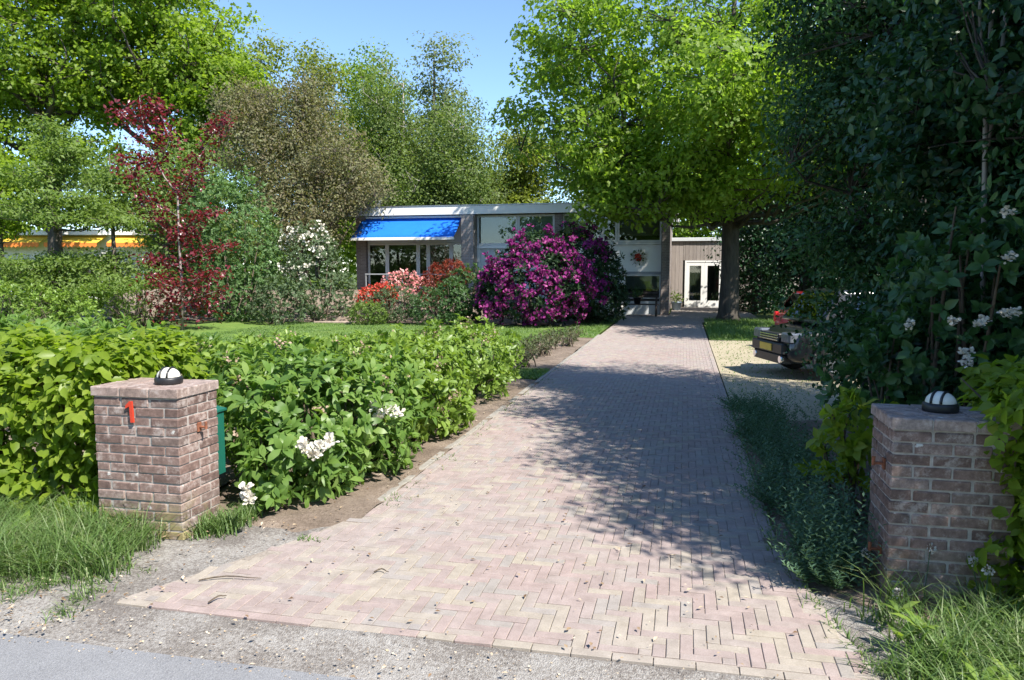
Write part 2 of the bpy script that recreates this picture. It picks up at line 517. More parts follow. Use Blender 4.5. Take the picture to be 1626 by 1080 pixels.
def brick_material(name, stops, lichen=True):
    m, ns, ls, p = new_mat(name)
    oi = ns.new('ShaderNodeObjectInfo')
    r = ramp(ns, stops); ls.new(oi.outputs['Random'], r.inputs[0])
    g = ns.new('ShaderNodeNewGeometry')
    n1 = noise(ns, ls, 22, 6, .75, g.outputs['Position'])
    n2 = noise(ns, ls, 180, 4, .7, g.outputs['Position'])
    ra = ramp(ns, [(.34, (.58,.57,.57)), (.66, (1.35,1.32,1.3))]); ls.new(n1.outputs['Fac'], ra.inputs[0])
    c = mixc(ns, ls, 1.0, r.outputs[0], ra.outputs[0], 'MULTIPLY')
    # pale bloom and lichen spots
    n3 = noise(ns, ls, 11, 8, .8, g.outputs['Position'])
    r3 = ramp(ns, [(.52, (0,0,0)), (.64, (.62,.62,.62))]); ls.new(n3.outputs['Fac'], r3.inputs[0])
    c = mixc(ns, ls, r3.outputs[0], c, (.40,.36,.335))
    # yellow green algae low down, fading upwards in patches
    sz = ns.new('ShaderNodeSeparateXYZ'); ls.new(g.outputs['Position'], sz.inputs[0])
    mr = ns.new('ShaderNodeMapRange'); mr.inputs[1].default_value = .30; mr.inputs[2].default_value = .05; mr.inputs[3].default_value = 0; mr.inputs[4].default_value = 1
    ls.new(sz.outputs[2], mr.inputs[0])
    n4 = noise(ns, ls, 7, 4, .6, g.outputs['Position'])
    r4 = ramp(ns, [(.42, (0,0,0)), (.6, (.75,.75,.75))]); ls.new(n4.outputs['Fac'], r4.inputs[0])
    mm = ns.new('ShaderNodeMath'); mm.operation = 'MULTIPLY'; ls.new(mr.outputs[0], mm.inputs[0]); ls.new(r4.outputs[0], mm.inputs[1])
    c = mixc(ns, ls, mm.outputs[0], c, (.27,.24,.10))
    if lichen:
        v = ns.new('ShaderNodeTexVoronoi'); v.inputs['Scale'].default_value = 7.0
        nz = noise(ns, ls, 45, 4, .7, g.outputs['Position'])
        vd = ns.new('ShaderNodeMath'); vd.operation = 'ADD'
        vs = ns.new('ShaderNodeMath'); vs.operation = 'MULTIPLY'; vs.inputs[1].default_value = .42
        ls.new(nz.outputs['Fac'], vs.inputs[0])
        ls.new(g.outputs['Position'], v.inputs['Vector'])
        ls.new(v.outputs['Distance'], vd.inputs[0]); ls.new(vs.outputs[0], vd.inputs[1])
        rv = ramp(ns, [(.25, (.8,.8,.8)), (.30, (0,0,0))]); ls.new(vd.outputs[0], rv.inputs[0])
        c = mixc(ns, ls, rv.outputs[0], c, (.60,.60,.57))
    ls.new(c, p.inputs['Base Color'])
    p.inputs['Roughness'].default_value = .88
    p.inputs['Specular IOR Level'].default_value = .25
    bump(ns, ls, n2.outputs['Fac'], p, .6, .004)
    return m
M_BRICK = brick_material('gate_brick', [(0, (.135,.092,.08)), (.3, (.18,.122,.104)), (.6, (.215,.15,.13)), (.85, (.25,.185,.16)), (1, (.15,.112,.10))])
M_CAPBRICK = brick_material('cap_brick', [(0, (.24,.18,.155)), (.5, (.30,.235,.21)), (1, (.26,.22,.205))])
M_MORTAR = flat_mat('mortar', (.33,.30,.275), .95, var=.25, scale=25, bmp=.006)
M_KERB = flat_mat('kerb_concrete', (.25,.23,.20), .95, var=.25, scale=12, bmp=.004)

def house_brick_material(name, c1, c2, cm):
    m, ns, ls, p = new_mat(name)
    g = ns.new('ShaderNodeNewGeometry')
    sp = ns.new('ShaderNodeSeparateXYZ'); ls.new(g.outputs['Position'], sp.inputs[0])
    ad = ns.new('ShaderNodeMath'); ad.operation = 'ADD'
    ls.new(sp.outputs[0], ad.inputs[0]); ls.new(sp.outputs[1], ad.inputs[1])
    cb = ns.new('ShaderNodeCombineXYZ'); ls.new(ad.outputs[0], cb.inputs[0]); ls.new(sp.outputs[2], cb.inputs[1])
    b = ns.new('ShaderNodeTexBrick')
    b.inputs['Color1'].default_value = (*c1, 1); b.inputs['Color2'].default_value = (*c2, 1); b.inputs['Mortar'].default_value = (*cm, 1)
    b.inputs['Scale'].default_value = 1
    b.inputs['Brick Width'].default_value = .22; b.inputs['Row Height'].default_value = .062; b.inputs['Mortar Size'].default_value = .008
    ls.new(cb.outputs[0], b.inputs['Vector'])
    n = noise(ns, ls, 3, 5, .7, g.outputs['Position'])
    r = ramp(ns, [(.3, (.8,.8,.8)), (.7, (1.15,1.15,1.15))]); ls.new(n.outputs['Fac'], r.inputs[0])
    ls.new(mixc(ns, ls, 1.0, b.outputs['Color'], r.outputs[0], 'MULTIPLY'), p.inputs['Base Color'])
    p.inputs['Roughness'].default_value = .9
    bump(ns, ls, b.outputs['Fac'], p, -.5, .006)
    return m
M_HBRICK = house_brick_material('house_brick', (.15,.115,.10), (.21,.165,.145), (.27,.25,.23))
M_PIER = house_brick_material('pier_brick', (.27,.225,.20), (.34,.285,.255), (.38,.36,.34))
M_WHITE = flat_mat('white_paint', (.78,.77,.73), .55, var=.05, scale=2)
M_GREYWHITE = flat_mat('grey_white_panel', (.58,.60,.60), .6, var=.06, scale=1.2)
M_FRAME = flat_mat('window_frame_paint', (.62,.61,.58), .5, var=.05)
M_BLIND = flat_mat('roller_blind', (.62,.63,.56), .8, var=.04, scale=1)
M_ROOF = flat_mat('roof_felt', (.14,.14,.145), .9, var=.2)
M_DARK = flat_mat('dark_interior', (.05,.045,.04), .9, var=.2)
M_INNER = flat_mat('interior_wall', (.22,.20,.17), .9, var=.15)
M_AWNING = flat_mat('blue_awning_cloth', (.012,.145,.62), .8, spec=.2, var=.08, scale=1.2)
M_STEEL = flat_mat('zinc_pipe', (.35,.36,.37), .4, .8)
M_RAIL = flat_mat('grey_rail_paint', (.30,.31,.32), .5)
M_BLACK = flat_mat('black_plastic', (.015,.015,.017), .45, spec=.5)
M_RUBBER = flat_mat('tyre_rubber', (.02,.02,.02), .85)
M_RIM = flat_mat('alloy_rim', (.16,.165,.17), .4, .8)
M_RED = flat_mat('red_number_paint', (.50,.045,.02), .4, var=.06)
M_RUST = flat_mat('rusty_iron', (.20,.075,.04), .85, var=.35, scale=40, bmp=.003)
M_GREENBOX = flat_mat('dark_green_metal', (.01,.10,.07), .45)
M_LAMPWHITE = flat_mat('lamp_white', (.72,.70,.62), .35, var=.04)
M_TIMBER_DARK = flat_mat('dark_bench_timber', (.055,.042,.035), .8, var=.25)
M_ORANGE = flat_mat('orange_awning_cloth', (.72,.20,.035), .8, var=.15, scale=3)
M_YELLOW = flat_mat('yellow_awning_cloth', (.80,.50,.05), .8, var=.1, scale=3)

def timber_material(name, c0, c1):
    m, ns, ls, p = new_mat(name)
    g = ns.new('ShaderNodeNewGeometry')
    mp = ns.new('ShaderNodeMapping'); mp.inputs['Scale'].default_value = (1, 1, .07); ls.new(g.outputs['Position'], mp.inputs[0])
    n = noise(ns, ls, 30, 6, .7, mp.outputs[0])
    oi = ns.new('ShaderNodeObjectInfo')
    r = ramp(ns, [(.3, c0), (.7, c1)]); ls.new(n.outputs['Fac'], r.inputs[0])
    r2 = ramp(ns, [(0, (.78,.77,.76)), (1, (1.15,1.15,1.15))]); ls.new(oi.outputs['Random'], r2.inputs[0])
    ls.new(mixc(ns, ls, 1.0, r.outputs[0], r2.outputs[0], 'MULTIPLY'), p.inputs['Base Color'])
    p.inputs['Roughness'].default_value = .85
    bump(ns, ls, n.outputs['Fac'], p, .5, .004)
    return m
M_PLANK = timber_material('weathered_planks', (.24,.205,.185), (.38,.335,.30))

def glass_material(name, tint=(.75,.80,.78), dark=.0):
    m, ns, ls, p = new_mat(name)
    gl = ns.new('ShaderNodeBsdfGlossy'); gl.inputs['Roughness'].default_value = .015
    tr = ns.new('ShaderNodeBsdfTransparent'); tr.inputs['Color'].default_value = (*tint, 1)
    fr = ns.new('ShaderNodeFresnel'); fr.inputs['IOR'].default_value = 1.9
    mx = ns.new('ShaderNodeMixShader')
    ls.new(fr.outputs[0], mx.inputs[0]); ls.new(tr.outputs[0], mx.inputs[1]); ls.new(gl.outputs[0], mx.inputs[2])
    ls.new(mx.outputs[0], ns['Material Output'].inputs['Surface'])
    return m
M_GLASS = glass_material('window_glass')
M_CARGLASS = glass_material('car_glass', (.25,.3,.3))

def car_paint(name, col):
    m, ns, ls, p = new_mat(name)
    p.inputs['Base Color'].default_value = (*col, 1)
    p.inputs['Roughness'].default_value = .3
    p.inputs['Specular IOR Level'].default_value = .6
    p.inputs['Coat Weight'].default_value = .8
    p.inputs['Coat Roughness'].default_value = .05
    return m
M_CARBLACK = car_paint('black_car_paint', (.012,.013,.016))
M_CARRED = car_paint('red_car_paint', (.35,.012,.02))
M_CHROME = flat_mat('chrome', (.7,.7,.7), .12, 1.0, var=0.02)
M_HEADLIGHT = flat_mat('headlight_glass', (.15,.165,.19), .08, .2, spec=.8, var=.3, scale=14)
M_TAIL = flat_mat('tail_lamp_red', (.5,.02,.02), .15, spec=.7)
M_PLATE = flat_mat('number_plate_blank', (.62,.42,.06), .5)

# foliage
M_BEECH = leaf_mat('beech_leaves', [(.12,.185,.018), (.17,.255,.026), (.22,.305,.034), (.28,.35,.06)], .55, .42, .35)
M_RHODO = leaf_mat('rhododendron_leaves', [(.075,.145,.032), (.12,.215,.045), (.165,.265,.058), (.23,.32,.09)], .46, .42, .35)
M_HYDR = leaf_mat('hydrangea_leaves', [(.11,.185,.034), (.155,.245,.042), (.20,.295,.052), (.26,.345,.085)], .42, .4, .4)
M_OAKLEAF = leaf_mat('oak_leaves', [(.11,.175,.026), (.16,.255,.034), (.205,.305,.044), (.26,.35,.065)], .6, .45, .3)
M_MAPLE = leaf_mat('maple_leaves', [(.115,.18,.022), (.17,.26,.028), (.22,.31,.036), (.27,.35,.055)], .6, .45, .3)
M_POPLAR = leaf_mat('poplar_leaves', [(.14,.165,.03), (.19,.235,.04), (.24,.27,.05)], .55, .45, .3)
M_ALDER = leaf_mat('alder_leaves', [(.11,.14,.06), (.155,.195,.08), (.20,.24,.10)], .45, .5, .3)
M_BIRCH = leaf_mat('birch_leaves', [(.11,.16,.045), (.155,.215,.06), (.20,.26,.08)], .5, .5, .3)
M_BRONZE = leaf_mat('bronze_leaves', [(.16,.125,.08), (.185,.165,.095), (.20,.20,.105), (.21,.235,.11)], .42, .55, .25)
M_LAYER = leaf_mat('layered_tree_leaves', [(.11,.165,.04), (.15,.225,.055), (.20,.27,.075)], .52, .5, .3)
M_COPPER = leaf_mat('copper_beech_leaves', [(.085,.012,.016), (.14,.018,.025), (.19,.03,.042), (.28,.09,.11)], .4, .3, .55, (1.5,.5,.5))
M_ROUND = leaf_mat('round_bush_leaves', [(.085,.155,.055), (.12,.21,.075), (.16,.25,.10)], .42, .5, .3)
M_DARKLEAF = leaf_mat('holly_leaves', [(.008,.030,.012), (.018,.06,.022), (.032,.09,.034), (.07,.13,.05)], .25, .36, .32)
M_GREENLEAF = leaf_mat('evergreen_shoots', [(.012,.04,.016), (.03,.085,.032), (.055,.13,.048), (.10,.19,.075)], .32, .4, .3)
M_VIB = leaf_mat('viburnum_leaves', [(.03,.085,.03), (.05,.125,.042), (.08,.165,.058)], .38, .4, .4)
M_HERB = leaf_mat('herb_leaves', [(.07,.135,.085), (.10,.18,.11), (.14,.23,.14)], .35, .6, .25)
M_SHRUBGREEN = leaf_mat('garden_shrub_leaves', [(.04,.085,.03), (.065,.13,.042), (.095,.165,.055)], .38, .45, .35)
M_RHODODARK = leaf_mat('dark_rhododendron_leaves', [(.012,.03,.012), (.022,.05,.018), (.04,.08,.026)], .2, .45, .25)
M_GREYGREEN = leaf_mat('grey_green_leaves', [(.075,.115,.06), (.11,.16,.08), (.15,.20,.11)], .38, .55, .3)
M_GRASS = leaf_mat('grass_blades', [(.075,.14,.035), (.115,.195,.05), (.165,.25,.085), (.32,.34,.19)], .42, .45, .35)
M_PURPLE = leaf_mat('purple_petals', [(.13,.010,.10), (.21,.018,.145), (.30,.035,.20), (.50,.15,.34)], .3, .6, .2, (1.1,.7,1.1))
M_AZRED = leaf_mat('red_azalea_petals', [(.45,.035,.03), (.60,.08,.055), (.68,.17,.11)], .3, .6, .2, (1.2,.7,.7))
M_PINK = leaf_mat('pink_azalea_petals', [(.62,.20,.20), (.72,.32,.30), (.78,.45,.42)], .3, .6, .2, (1.1,.9,.9))
M_REDMAPLE = leaf_mat('red_maple_leaves', [(.13,.025,.012), (.22,.04,.02), (.30,.075,.03)], .35, .5, .3, (1.4,.6,.5))
M_PETALWHITE = leaf_mat('white_petals', [(.58,.52,.40), (.72,.68,.59), (.80,.77,.71)], .25, .6, .2, (.9,.9,.9), 1.0)
M_FADED = leaf_mat('faded_flower_heads', [(.24,.17,.12), (.34,.25,.18), (.46,.35,.28)], .2, .8, .1, (1,.9,.8))
M_SEED = leaf_mat('white_seed_fluff', [(.5,.48,.44), (.66,.64,.60)], .3, .9, .1, (1,1,1), 1.0)
M_ROSE = leaf_mat('rose_leaves', [(.06,.075,.04), (.09,.11,.05), (.14,.12,.07)], .3, .5, .3)

M_BARK = bark_mat('grey_brown_bark', (.055,.045,.036), (.15,.125,.10))
M_BARKDARK = bark_mat('dark_bark', (.03,.025,.02), (.085,.07,.055))
M_BARKPALE = bark_mat('pale_bark', (.24,.205,.18), (.42,.38,.34))
M_STEM = bark_mat('shrub_stems', (.07,.05,.035), (.17,.13,.09), 30)

# ------------------------------------------------------------------ the setting
def sheet(name, poly, z, mat, kind='structure'):
    mb = MB(); mb.add([(x, y, z) for x, y in poly], [tuple(range(len(poly)))])
    return tag(mb.build(name, mat), kind=kind)

def relief(name, x0, x1, y0, y1, step, zf, mat):
    nx, ny = max(2, int((x1-x0)/step)+1), max(2, int((y1-y0)/step)+1)
    X, Y = np.meshgrid(np.linspace(x0, x1, nx), np.linspace(y0, y1, ny))
    V = np.stack([X.ravel(), Y.ravel(), zf(X, Y).ravel()], 1)
    i = np.arange(nx*ny).reshape(ny, nx)
    F = np.stack([i[:-1,:-1].ravel(), i[:-1,1:].ravel(), i[1:,1:].ravel(), i[1:,:-1].ravel()], 1)
    return tag(link(name, np_mesh(name, V, F, None, True), None, mat), kind='structure')

def wavy(a, s, z):
    ph = rng.random(12)*6.28; kx = rng.normal(size=6)*s; ky = rng.normal(size=6)*s
    return lambda X, Y: z + a*sum(np.sin(kx[i]*X + ky[i]*Y + ph[i]) for i in range(6))/3

sheet('ground', [(-700,-700), (700,-700), (700,700), (-700,700)], -.06, M_GROUND)
sheet('road', [(-80,-2.6), (80,-2.6), (80,2.80), (-80,2.80)], .0, M_ASPHALT)
# crumbly strip between asphalt and pavers
vw = wavy(.005, 9, -.012)
relief('verge', -14, 9, 2.72, 4.95, .03, lambda X, Y: vw(X, Y) + .019*np.exp(-((Y-3.20)/.16)**2)*(Y < 3.18), M_VERGE)

def left_edge(y): return -2.12 - max(0.0, (4.9-y))**1.25*.36
def right_edge(y): return .58 + max(0.0, (4.7-y))*.16
EDGE = 3.24
ys = [EDGE, 3.6, 4.0, 4.4, 4.9, 8, 14, 20, 26.2]
drive = sheet('driveway', [(left_edge(y)-.02, y) for y in ys] + [(-2.12, 29.6), (-.5, 29.6), (-.5, 36.1), (2.6, 36.1), (2.6, 27.5), (.6, 25.6)] + [(right_edge(y)+.02, y) for y in ys[-2::-1]], .0055, M_SAND)
sheet('parking_bay', [(.62, 9.0), (4.9, 9.0), (6.5, 19.2), (.62, 19.2)], -.008, M_GRAVEL)
def mound(w, x0, x1, y0, y1, m=.25, dep=.06):
    def f(X, Y):
        e = np.minimum(np.minimum(X-x0, x1-X), np.minimum(Y-y0, y1-Y)) + .06*np.sin(X*9+Y*7) + .04*np.sin(X*17-Y*13)
        return w(X, Y) - dep*np.clip(1-e/m, 0, 1.3)**2
    return f
relief('flower_bed', -3.7, -2.12, 4.35, 11.6, .04, mound(wavy(.016, 9, .012), -3.7, -1.9, 4.35, 11.6, .35, .05), M_SOIL)
relief('rose_bed', -3.35, -2.2, 12.6, 19.0, .08, wavy(.02, 7, .01), M_SOIL)
relief('shrub_border', -8.2, -3.55, 4.3, 12.0, .2, wavy(.02, 5, -.0), M_SOIL)
relief('right_border', .52, 8, 3.9, 9.1, .08, mound(wavy(.02, 5, .004), .52, 9, 3.9, 9.1, .3, .03), M_SOIL)
lawn = relief('lawn', -15, -3.4, 12.05, 22.9, .2, wavy(.012, 3, .01), M_LAWN)
sheet('lawn_strip', [(-3.38, 19.05), (-2.2, 19.05), (-2.2, 26.5), (-3.38, 26.5)], .012, M_LAWN)
sheet('grass_by_bed', [(-3.55, 11.62), (-2.2, 11.62), (-2.2, 12.58), (-3.38, 12.58)], .012, M_LAWN)
relief('bush_bed', -12, -3.4, 22.85, 26.6, .2, wavy(.03, 3, .02), M_SOIL)
sheet('tree_verge', [(.64, 19.25), (9, 19.25), (9, 27.2), (2.8, 27.2), (.64, 25.4)], .0, M_LAWN)
def bank(X, Y):
    s = np.clip((Y-23.6)/3.2, 0, 1); e = np.clip((-4.7-X)/1.5, 0, 1)
    return -.03 + .95*(s*s*(3-2*s))*(e*e*(3-2*e))
relief('garden_bank', -22, -4.6, 23.4, 29.68, .25, bank, M_SOIL)

# ---- the pavers: a right-angled herringbone with a border course
def paver_mesh(L, W, t):
    mb = MB(); mb.cbox(-L/2+.0016, L/2-.0016, -W/2+.0016, W/2-.0016, -.035, 0, .003)
    me = mb.mesh('paver')
    me.attributes.new('tint', 'FLOAT', 'FACE').data.foreach_set('value', [t]*len(me.polygons))
    me.materials.append(M_PAVER)
    return me
PW, PL = .06, .18
pav = []                                            # (cx, cy, lx, ly, tint)
def ptint(x, y):
    u = random.random()
    yellow = .26 if y < 3.9 else (.15 if y < 6 else .12)
    if u < yellow: return .72 + .2*random.random()
    if u < .9: return .66*random.random()
    return .95 + .05*random.random()
n = int((right_edge(EDGE) - left_edge(EDGE))/PL)
for k in range(n):                                  # border along the verge
    pav.append((left_edge(EDGE) + (k+.5)*PL, EDGE-.03+.004*math.sin(k*.7), PL, PW, .86 if random.random() < .72 else .25))
j0, j1 = int(EDGE/PW)-3, int(31.4/PW)
for j in range(j0, j1):
    for i in range(-57, 24):
        c = (i-j) % 6
        if c == 0: x0, x1, y0, y1 = i*PW, (i+3)*PW, j*PW, (j+1)*PW
        elif c == 5: x0, x1, y0, y1 = i*PW, (i+1)*PW, j*PW, (j+3)*PW
        else: continue
        x0 += .013; x1 += .013
        ym = (y0+y1)/2
        if y0 > 29.6 and x0 < -.56: continue
        if ym > 25.5 and False: continue
        a, b = left_edge(ym)+PW+.002, right_edge(ym)-PW-.002
        if y1 < EDGE+.03: continue
        y0 = max(y0, EDGE+.006)
        if y1-y0 < .03: continue
        if ym > 4.9: x0 = max(x0, a); x1 = min(x1, b)
        elif x0 < a-.10 or x1 > b+.10: continue
        if x1-x0 < .025: continue
        pav.append(((x0+x1)/2, (y0+y1)/2, x1-x0, y1-y0, None))
for s in (0, 1):                                    # running courses along both sides
    y = 4.95
    while y < 29.4:
        pav.append(((right_edge(y)-PW/2) if s else (left_edge(y)+PW/2), y+PL/2, PW, PL, None)); y += PL
order = []
Cp, Sp = math.cos(YAW), math.sin(YAW)
for q, (cx, cy, lx, ly, t) in enumerate(pav):
    X, D = cx*Cp + cy*Sp, -cx*Sp + cy*Cp
    px = 813 + FOC*X/D
    full = abs(lx*ly - PW*PL) < 1e-4
    py = 540 - FOC*(-EYE*math.cos(PITCH) + D*math.sin(PITCH))/(D*math.cos(PITCH) + EYE*math.sin(PITCH))
    order.append((D if (full and -60 < px < 1690 and py < 1095) else 1e3, q))
order.sort()
single = {q for d, q in order[:300] if d < 999}
protos = {}
V, F, T = [], [], []
for q, (cx, cy, lx, ly, t) in enumerate(pav):
    if t is None: t = ptint(cx, cy)
    z = .012 + random.uniform(-.0018, .0018) + .0012*math.sin(cx*2.1+cy*.9)
    tx, ty = random.uniform(-.012, .012), random.uniform(-.012, .012)
    rz = random.uniform(-.012, .012)
    if q in single:
        key = (lx > ly, int(t*14))
        if key not in protos: protos[key] = paver_mesh(PL if lx > ly else PW, PW if lx > ly else PL, min(1, (key[1]+.5)/14))
        o = bpy.data.objects.new('paver', protos[key]); COL.objects.link(o)
        o.location = (cx, cy, z); o.rotation_euler = (tx, ty, rz); o.parent = drive
    else:
        g = .0016; hx, hy, c = lx/2-g, ly/2-g, .003
        b = len(V)
        for sx, sy, dz, ins in ((-1,-1,-.03,0),(1,-1,-.03,0),(1,1,-.03,0),(-1,1,-.03,0),(-1,-1,-c,0),(1,-1,-c,0),(1,1,-c,0),(-1,1,-c,0),(-1,-1,0,c),(1,-1,0,c),(1,1,0,c),(-1,1,0,c)):
            X, Y = sx*(hx-ins), sy*(hy-ins)
            V.append((cx + X - rz*Y, cy + Y + rz*X, z + dz + tx*Y - ty*X))
        for r0 in (0, 4):
            for k in range(4):
                m = (k+1) % 4
                F.append((b+r0+k, b+r0+m, b+r0+4+m, b+r0+4+k)); T.append(t)
        F.append((b+8, b+9, b+10, b+11)); T.append(t)
o = link('paving', np_mesh('paving', np.array(V), np.array(F), np.array(T)), drive, M_PAVER)
tag(o, kind='stuff')
# court in front of the shed: the same pavers, too far off to tell apart
sheet('courtyard', [(-.5, 29.7), (2.62, 29.7), (2.62, 36.1), (-.5, 36.1)], .0095, M_SAND)
sheet('court_edge', [(.60, 25.5), (2.62, 27.6), (2.62, 29.66), (.60, 29.66)], .0095, M_SAND)

# concrete edging stones along the bed
y = 4.95
while y < 19:
    mb = MB(); mb.cbox(-.03, .03, 0, .992, -.08, .020, .006)
    if y < 5: edging_me = mb.mesh('edging_stone'); edging_me.materials.append(M_KERB)
    o = bpy.data.objects.new('edging_stone', edging_me); COL.objects.link(o)
    o.location = (-2.162 + random.uniform(-.006, .006), y, random.uniform(-.006, .004)); o.rotation_euler = (0, random.uniform(-.04,.04), random.uniform(-.008, .008))
    o.parent = drive
    y += 1.0

# ------------------------------------------------------------------ gate pillars
def pillar(label, x0, y0, pit=.205, group='brick gate pillars'):
    W, D, bw, ch, n = pit*3, .41, .0965, .0605, 15
    t = thing('gate_pillar', label, 'gate pillar', (x0, y0, 0), 0, group)
    g = .0105
    mb = MB(); mb.box(.006, W-.006, .006, D-.006, -.05, n*ch - .001)
    mb.build('mortar_core', M_MORTAR, t)
    pm = {}
    def put(ax, bx, ay, by, z):
        lx, ly = bx-ax, by-ay
        v = random.randrange(3)
        key = (round(lx,4), round(ly,4), v)
        if key not in pm:
            b = MB(); b.cbox(-lx/2, lx/2, -ly/2, ly/2, 0, ch-g, .004 + .002*v)
            me = b.mesh('brick')
            for vv in me.vertices:
                vv.co.x += random.uniform(-.0012,.0012); vv.co.y += random.uniform(-.0012,.0012); vv.co.z += random.uniform(-.001,.001)
            me.materials.append(M_BRICK); pm[key] = me
        o = bpy.data.objects.new('brick', pm[key]); COL.objects.link(o); o.parent = t
        o.location = ((ax+bx)/2 + random.uniform(-.002,.002), (ay+by)/2 + random.uniform(-.003,.003), z + random.uniform(-.0015,.0015))
        o.rotation_euler = (random.uniform(-.01,.01), random.uniform(-.006,.006), random.uniform(-.012,.012))
    for c in range(n):
        z = c*ch
        if c % 2 == 0:
            for k in range(3):
                for yy in (0, D-bw): put(k*pit + (g/2 if k else 0), (k+1)*pit - (g/2 if k < 2 else 0), yy, yy+bw, z)
            for xx in (0, W-bw): put(xx, xx+bw, bw+g, D-bw-g, z)
        else:
            for xx in (0, W-bw):
                put(xx, xx+bw, 0, D/2-g/2, z); put(xx, xx+bw, D/2+g/2, D, z)
            for yy in (0, D-bw):
                put(bw+g, W/2-g/2, yy, yy+bw, z); put(W/2+g/2, W-bw-g, yy, yy+bw, z)
    # cap course, standing proud all round
    zc = n*ch
    mb = MB(); mb.cbox(-.004, W+.004, -.004, D+.004, zc, zc+.052, .006)
    mb.build('cap_mortar', M_MORTAR, t)
    ov, m = .014, 3
    pw = (W+2*ov)/m
    cm = {}
    for k in range(m):
        for r in range(4):
            ly = (D+2*ov)/4
            v = random.randrange(3)
            key = (v,)
            if key not in cm:
                b = MB(); b.cbox(-pw/2+.0035, pw/2-.0035, -ly/2+.0035, ly/2-.0035, 0, .056, .005)
                me = b.mesh('cap_brick')
                for vv in me.vertices: vv.co.z += random.uniform(-.0015, .0015)
                me.materials.append(M_CAPBRICK); cm[key] = me
            o = bpy.data.objects.new('cap_brick', cm[key]); COL.objects.link(o); o.parent = t
            o.location = (-ov + (k+.5)*pw, -ov + (r+.5)*ly, zc+.001 + random.uniform(-.0015,.0015))
            o.rotation_euler = (random.uniform(-.006,.006), random.uniform(-.006,.006), 0)
    return t
PX, PY = -3.675, 4.07
PTOP = 15*.0605 + .058
left_pillar = pillar('brick gate pillar beside the beech hedge with a red number 1', PX, PY)
QX, QY = 1.04, 4.08
right_pillar = pillar('shaded brick gate pillar with tall grass at its foot', QX, QY, .188)

# red house number
nb = MB(); nb.prism([(0,0),(.022,0),(.022,.135),(.002,.135),(-.028,.108),(-.028,.09),(0,.104)], 0, .012)
o = nb.build('house_number', M_RED); o.location = (PX+.285, PY-.019, .745); o.rotation_euler = (0, R(-3), 0)
tag(o, 'red metal number 1 fixed high on the brick gate pillar', 'house number')
# rusty gate hinge pin
def hinge(label, loc, s):
    t = thing('gate_hinge', label, 'gate hinge', loc, 0, 'old gate hinges on the pillars')
    MB().cbox(-.003*s, .004*s, -.02, .02, -.03, .03, .001).build('hinge_plate', M_RUST, t)
    b = MB(); b.tube([(0,0,0), (.05*s,0,0)], .008, 8); b.build('hinge_arm', M_RUST, t)
    b = MB(); b.tube([(.05*s,0,-.012), (.05*s,0,.035)], .009, 8); b.build('hinge_pin', M_RUST, t)
hinge('rusty gate hinge on the side of the sunlit brick pillar', (PX+.620, PY+.20, .69), 1)
hinge('rusty upper gate hinge on the side of the shaded brick pillar', (QX-.006, QY+.12, .70), -1)
hinge('rusty lower gate hinge near the foot of the shaded brick pillar', (QX-.006, QY+.12, .24), -1)

def bulkhead(label, loc, rz):
    t = thing('pillar_lamp', label, 'lamp', loc, rz, 'dome lamps on the gate pillars')
    n = 28
    b = MB(); b.lathe([(0,0),(.084,0),(.087,.006),(.087,.032),(.083,.042),(.070,.046),(0,.046)], n)
    b.build('lamp_base', M_BLACK, t, True)
    prof = [(.073*math.cos(a), .046 + .058*math.sin(a)) for a in np.linspace(0, math.pi/2, 10)]
    b = MB(); b.lathe(prof, n); b.build('lamp_glass', M_LAMPWHITE, t, True)
    for off, w in ((-.024, .007), (.024, .007)):    # guard bars over the dome
        b = MB(); pts = []
        for a in np.linspace(0.02, math.pi-.02, 15):
            rr = math.sqrt(max(1e-6, 1-(off/.073)**2))
            pts.append((off, -.0755*rr*math.cos(a), .046 + .0605*rr*math.sin(a)))
        b.tube(pts, w, 8); b.build('guard_bar', M_BLACK, t, True)
    # solid rear hood
    pts = [(.0755*math.cos(a), .046 + .0605*math.sin(a)) for a in np.linspace(0, math.pi/2, 8)]
    b = MB(); base = 0; m = 12
    for r_, z_ in pts:
        for k in range(m+1):
            a = math.pi*(.08 + .84*k/m); b.v.append((r_*math.cos(a), r_*math.sin(a), z_))
    for i in range(len(pts)-1):
        for k in range(m): b.f.append((i*(m+1)+k, i*(m+1)+k+1, (i+1)*(m+1)+k+1, (i+1)*(m+1)+k))
    b.build('lamp_hood', M_BLACK, t, True)
bulkhead('black and white dome lamp on top of the sunlit brick gate pillar', (PX+.40, PY+.21, PTOP+.001), R(10))
bulkhead('black and white dome lamp on top of the shaded brick gate pillar', (QX+.285, QY+.24, PTOP+.001), R(-35))

t = thing('letterbox', 'dark green metal box just behind the brick pillar with the red number', 'letterbox', (PX+.262, PY+.45, -.12))
b = MB(); b.cbox(0, .27, 0, .16, .40, .84, .008); b.build('box', M_GREENBOX, t)
b = MB(); b.prism([(-.012,.842),(.282,.842),(.282,.856),(.135,.885),(-.012,.856)], -.012, .172); b.build('lid', M_GREENBOX, t)
b = MB(); b.tube([(.13,.08,0),(.13,.08,.40)], .022, 10); b.build('post', M_GREENBOX, t)

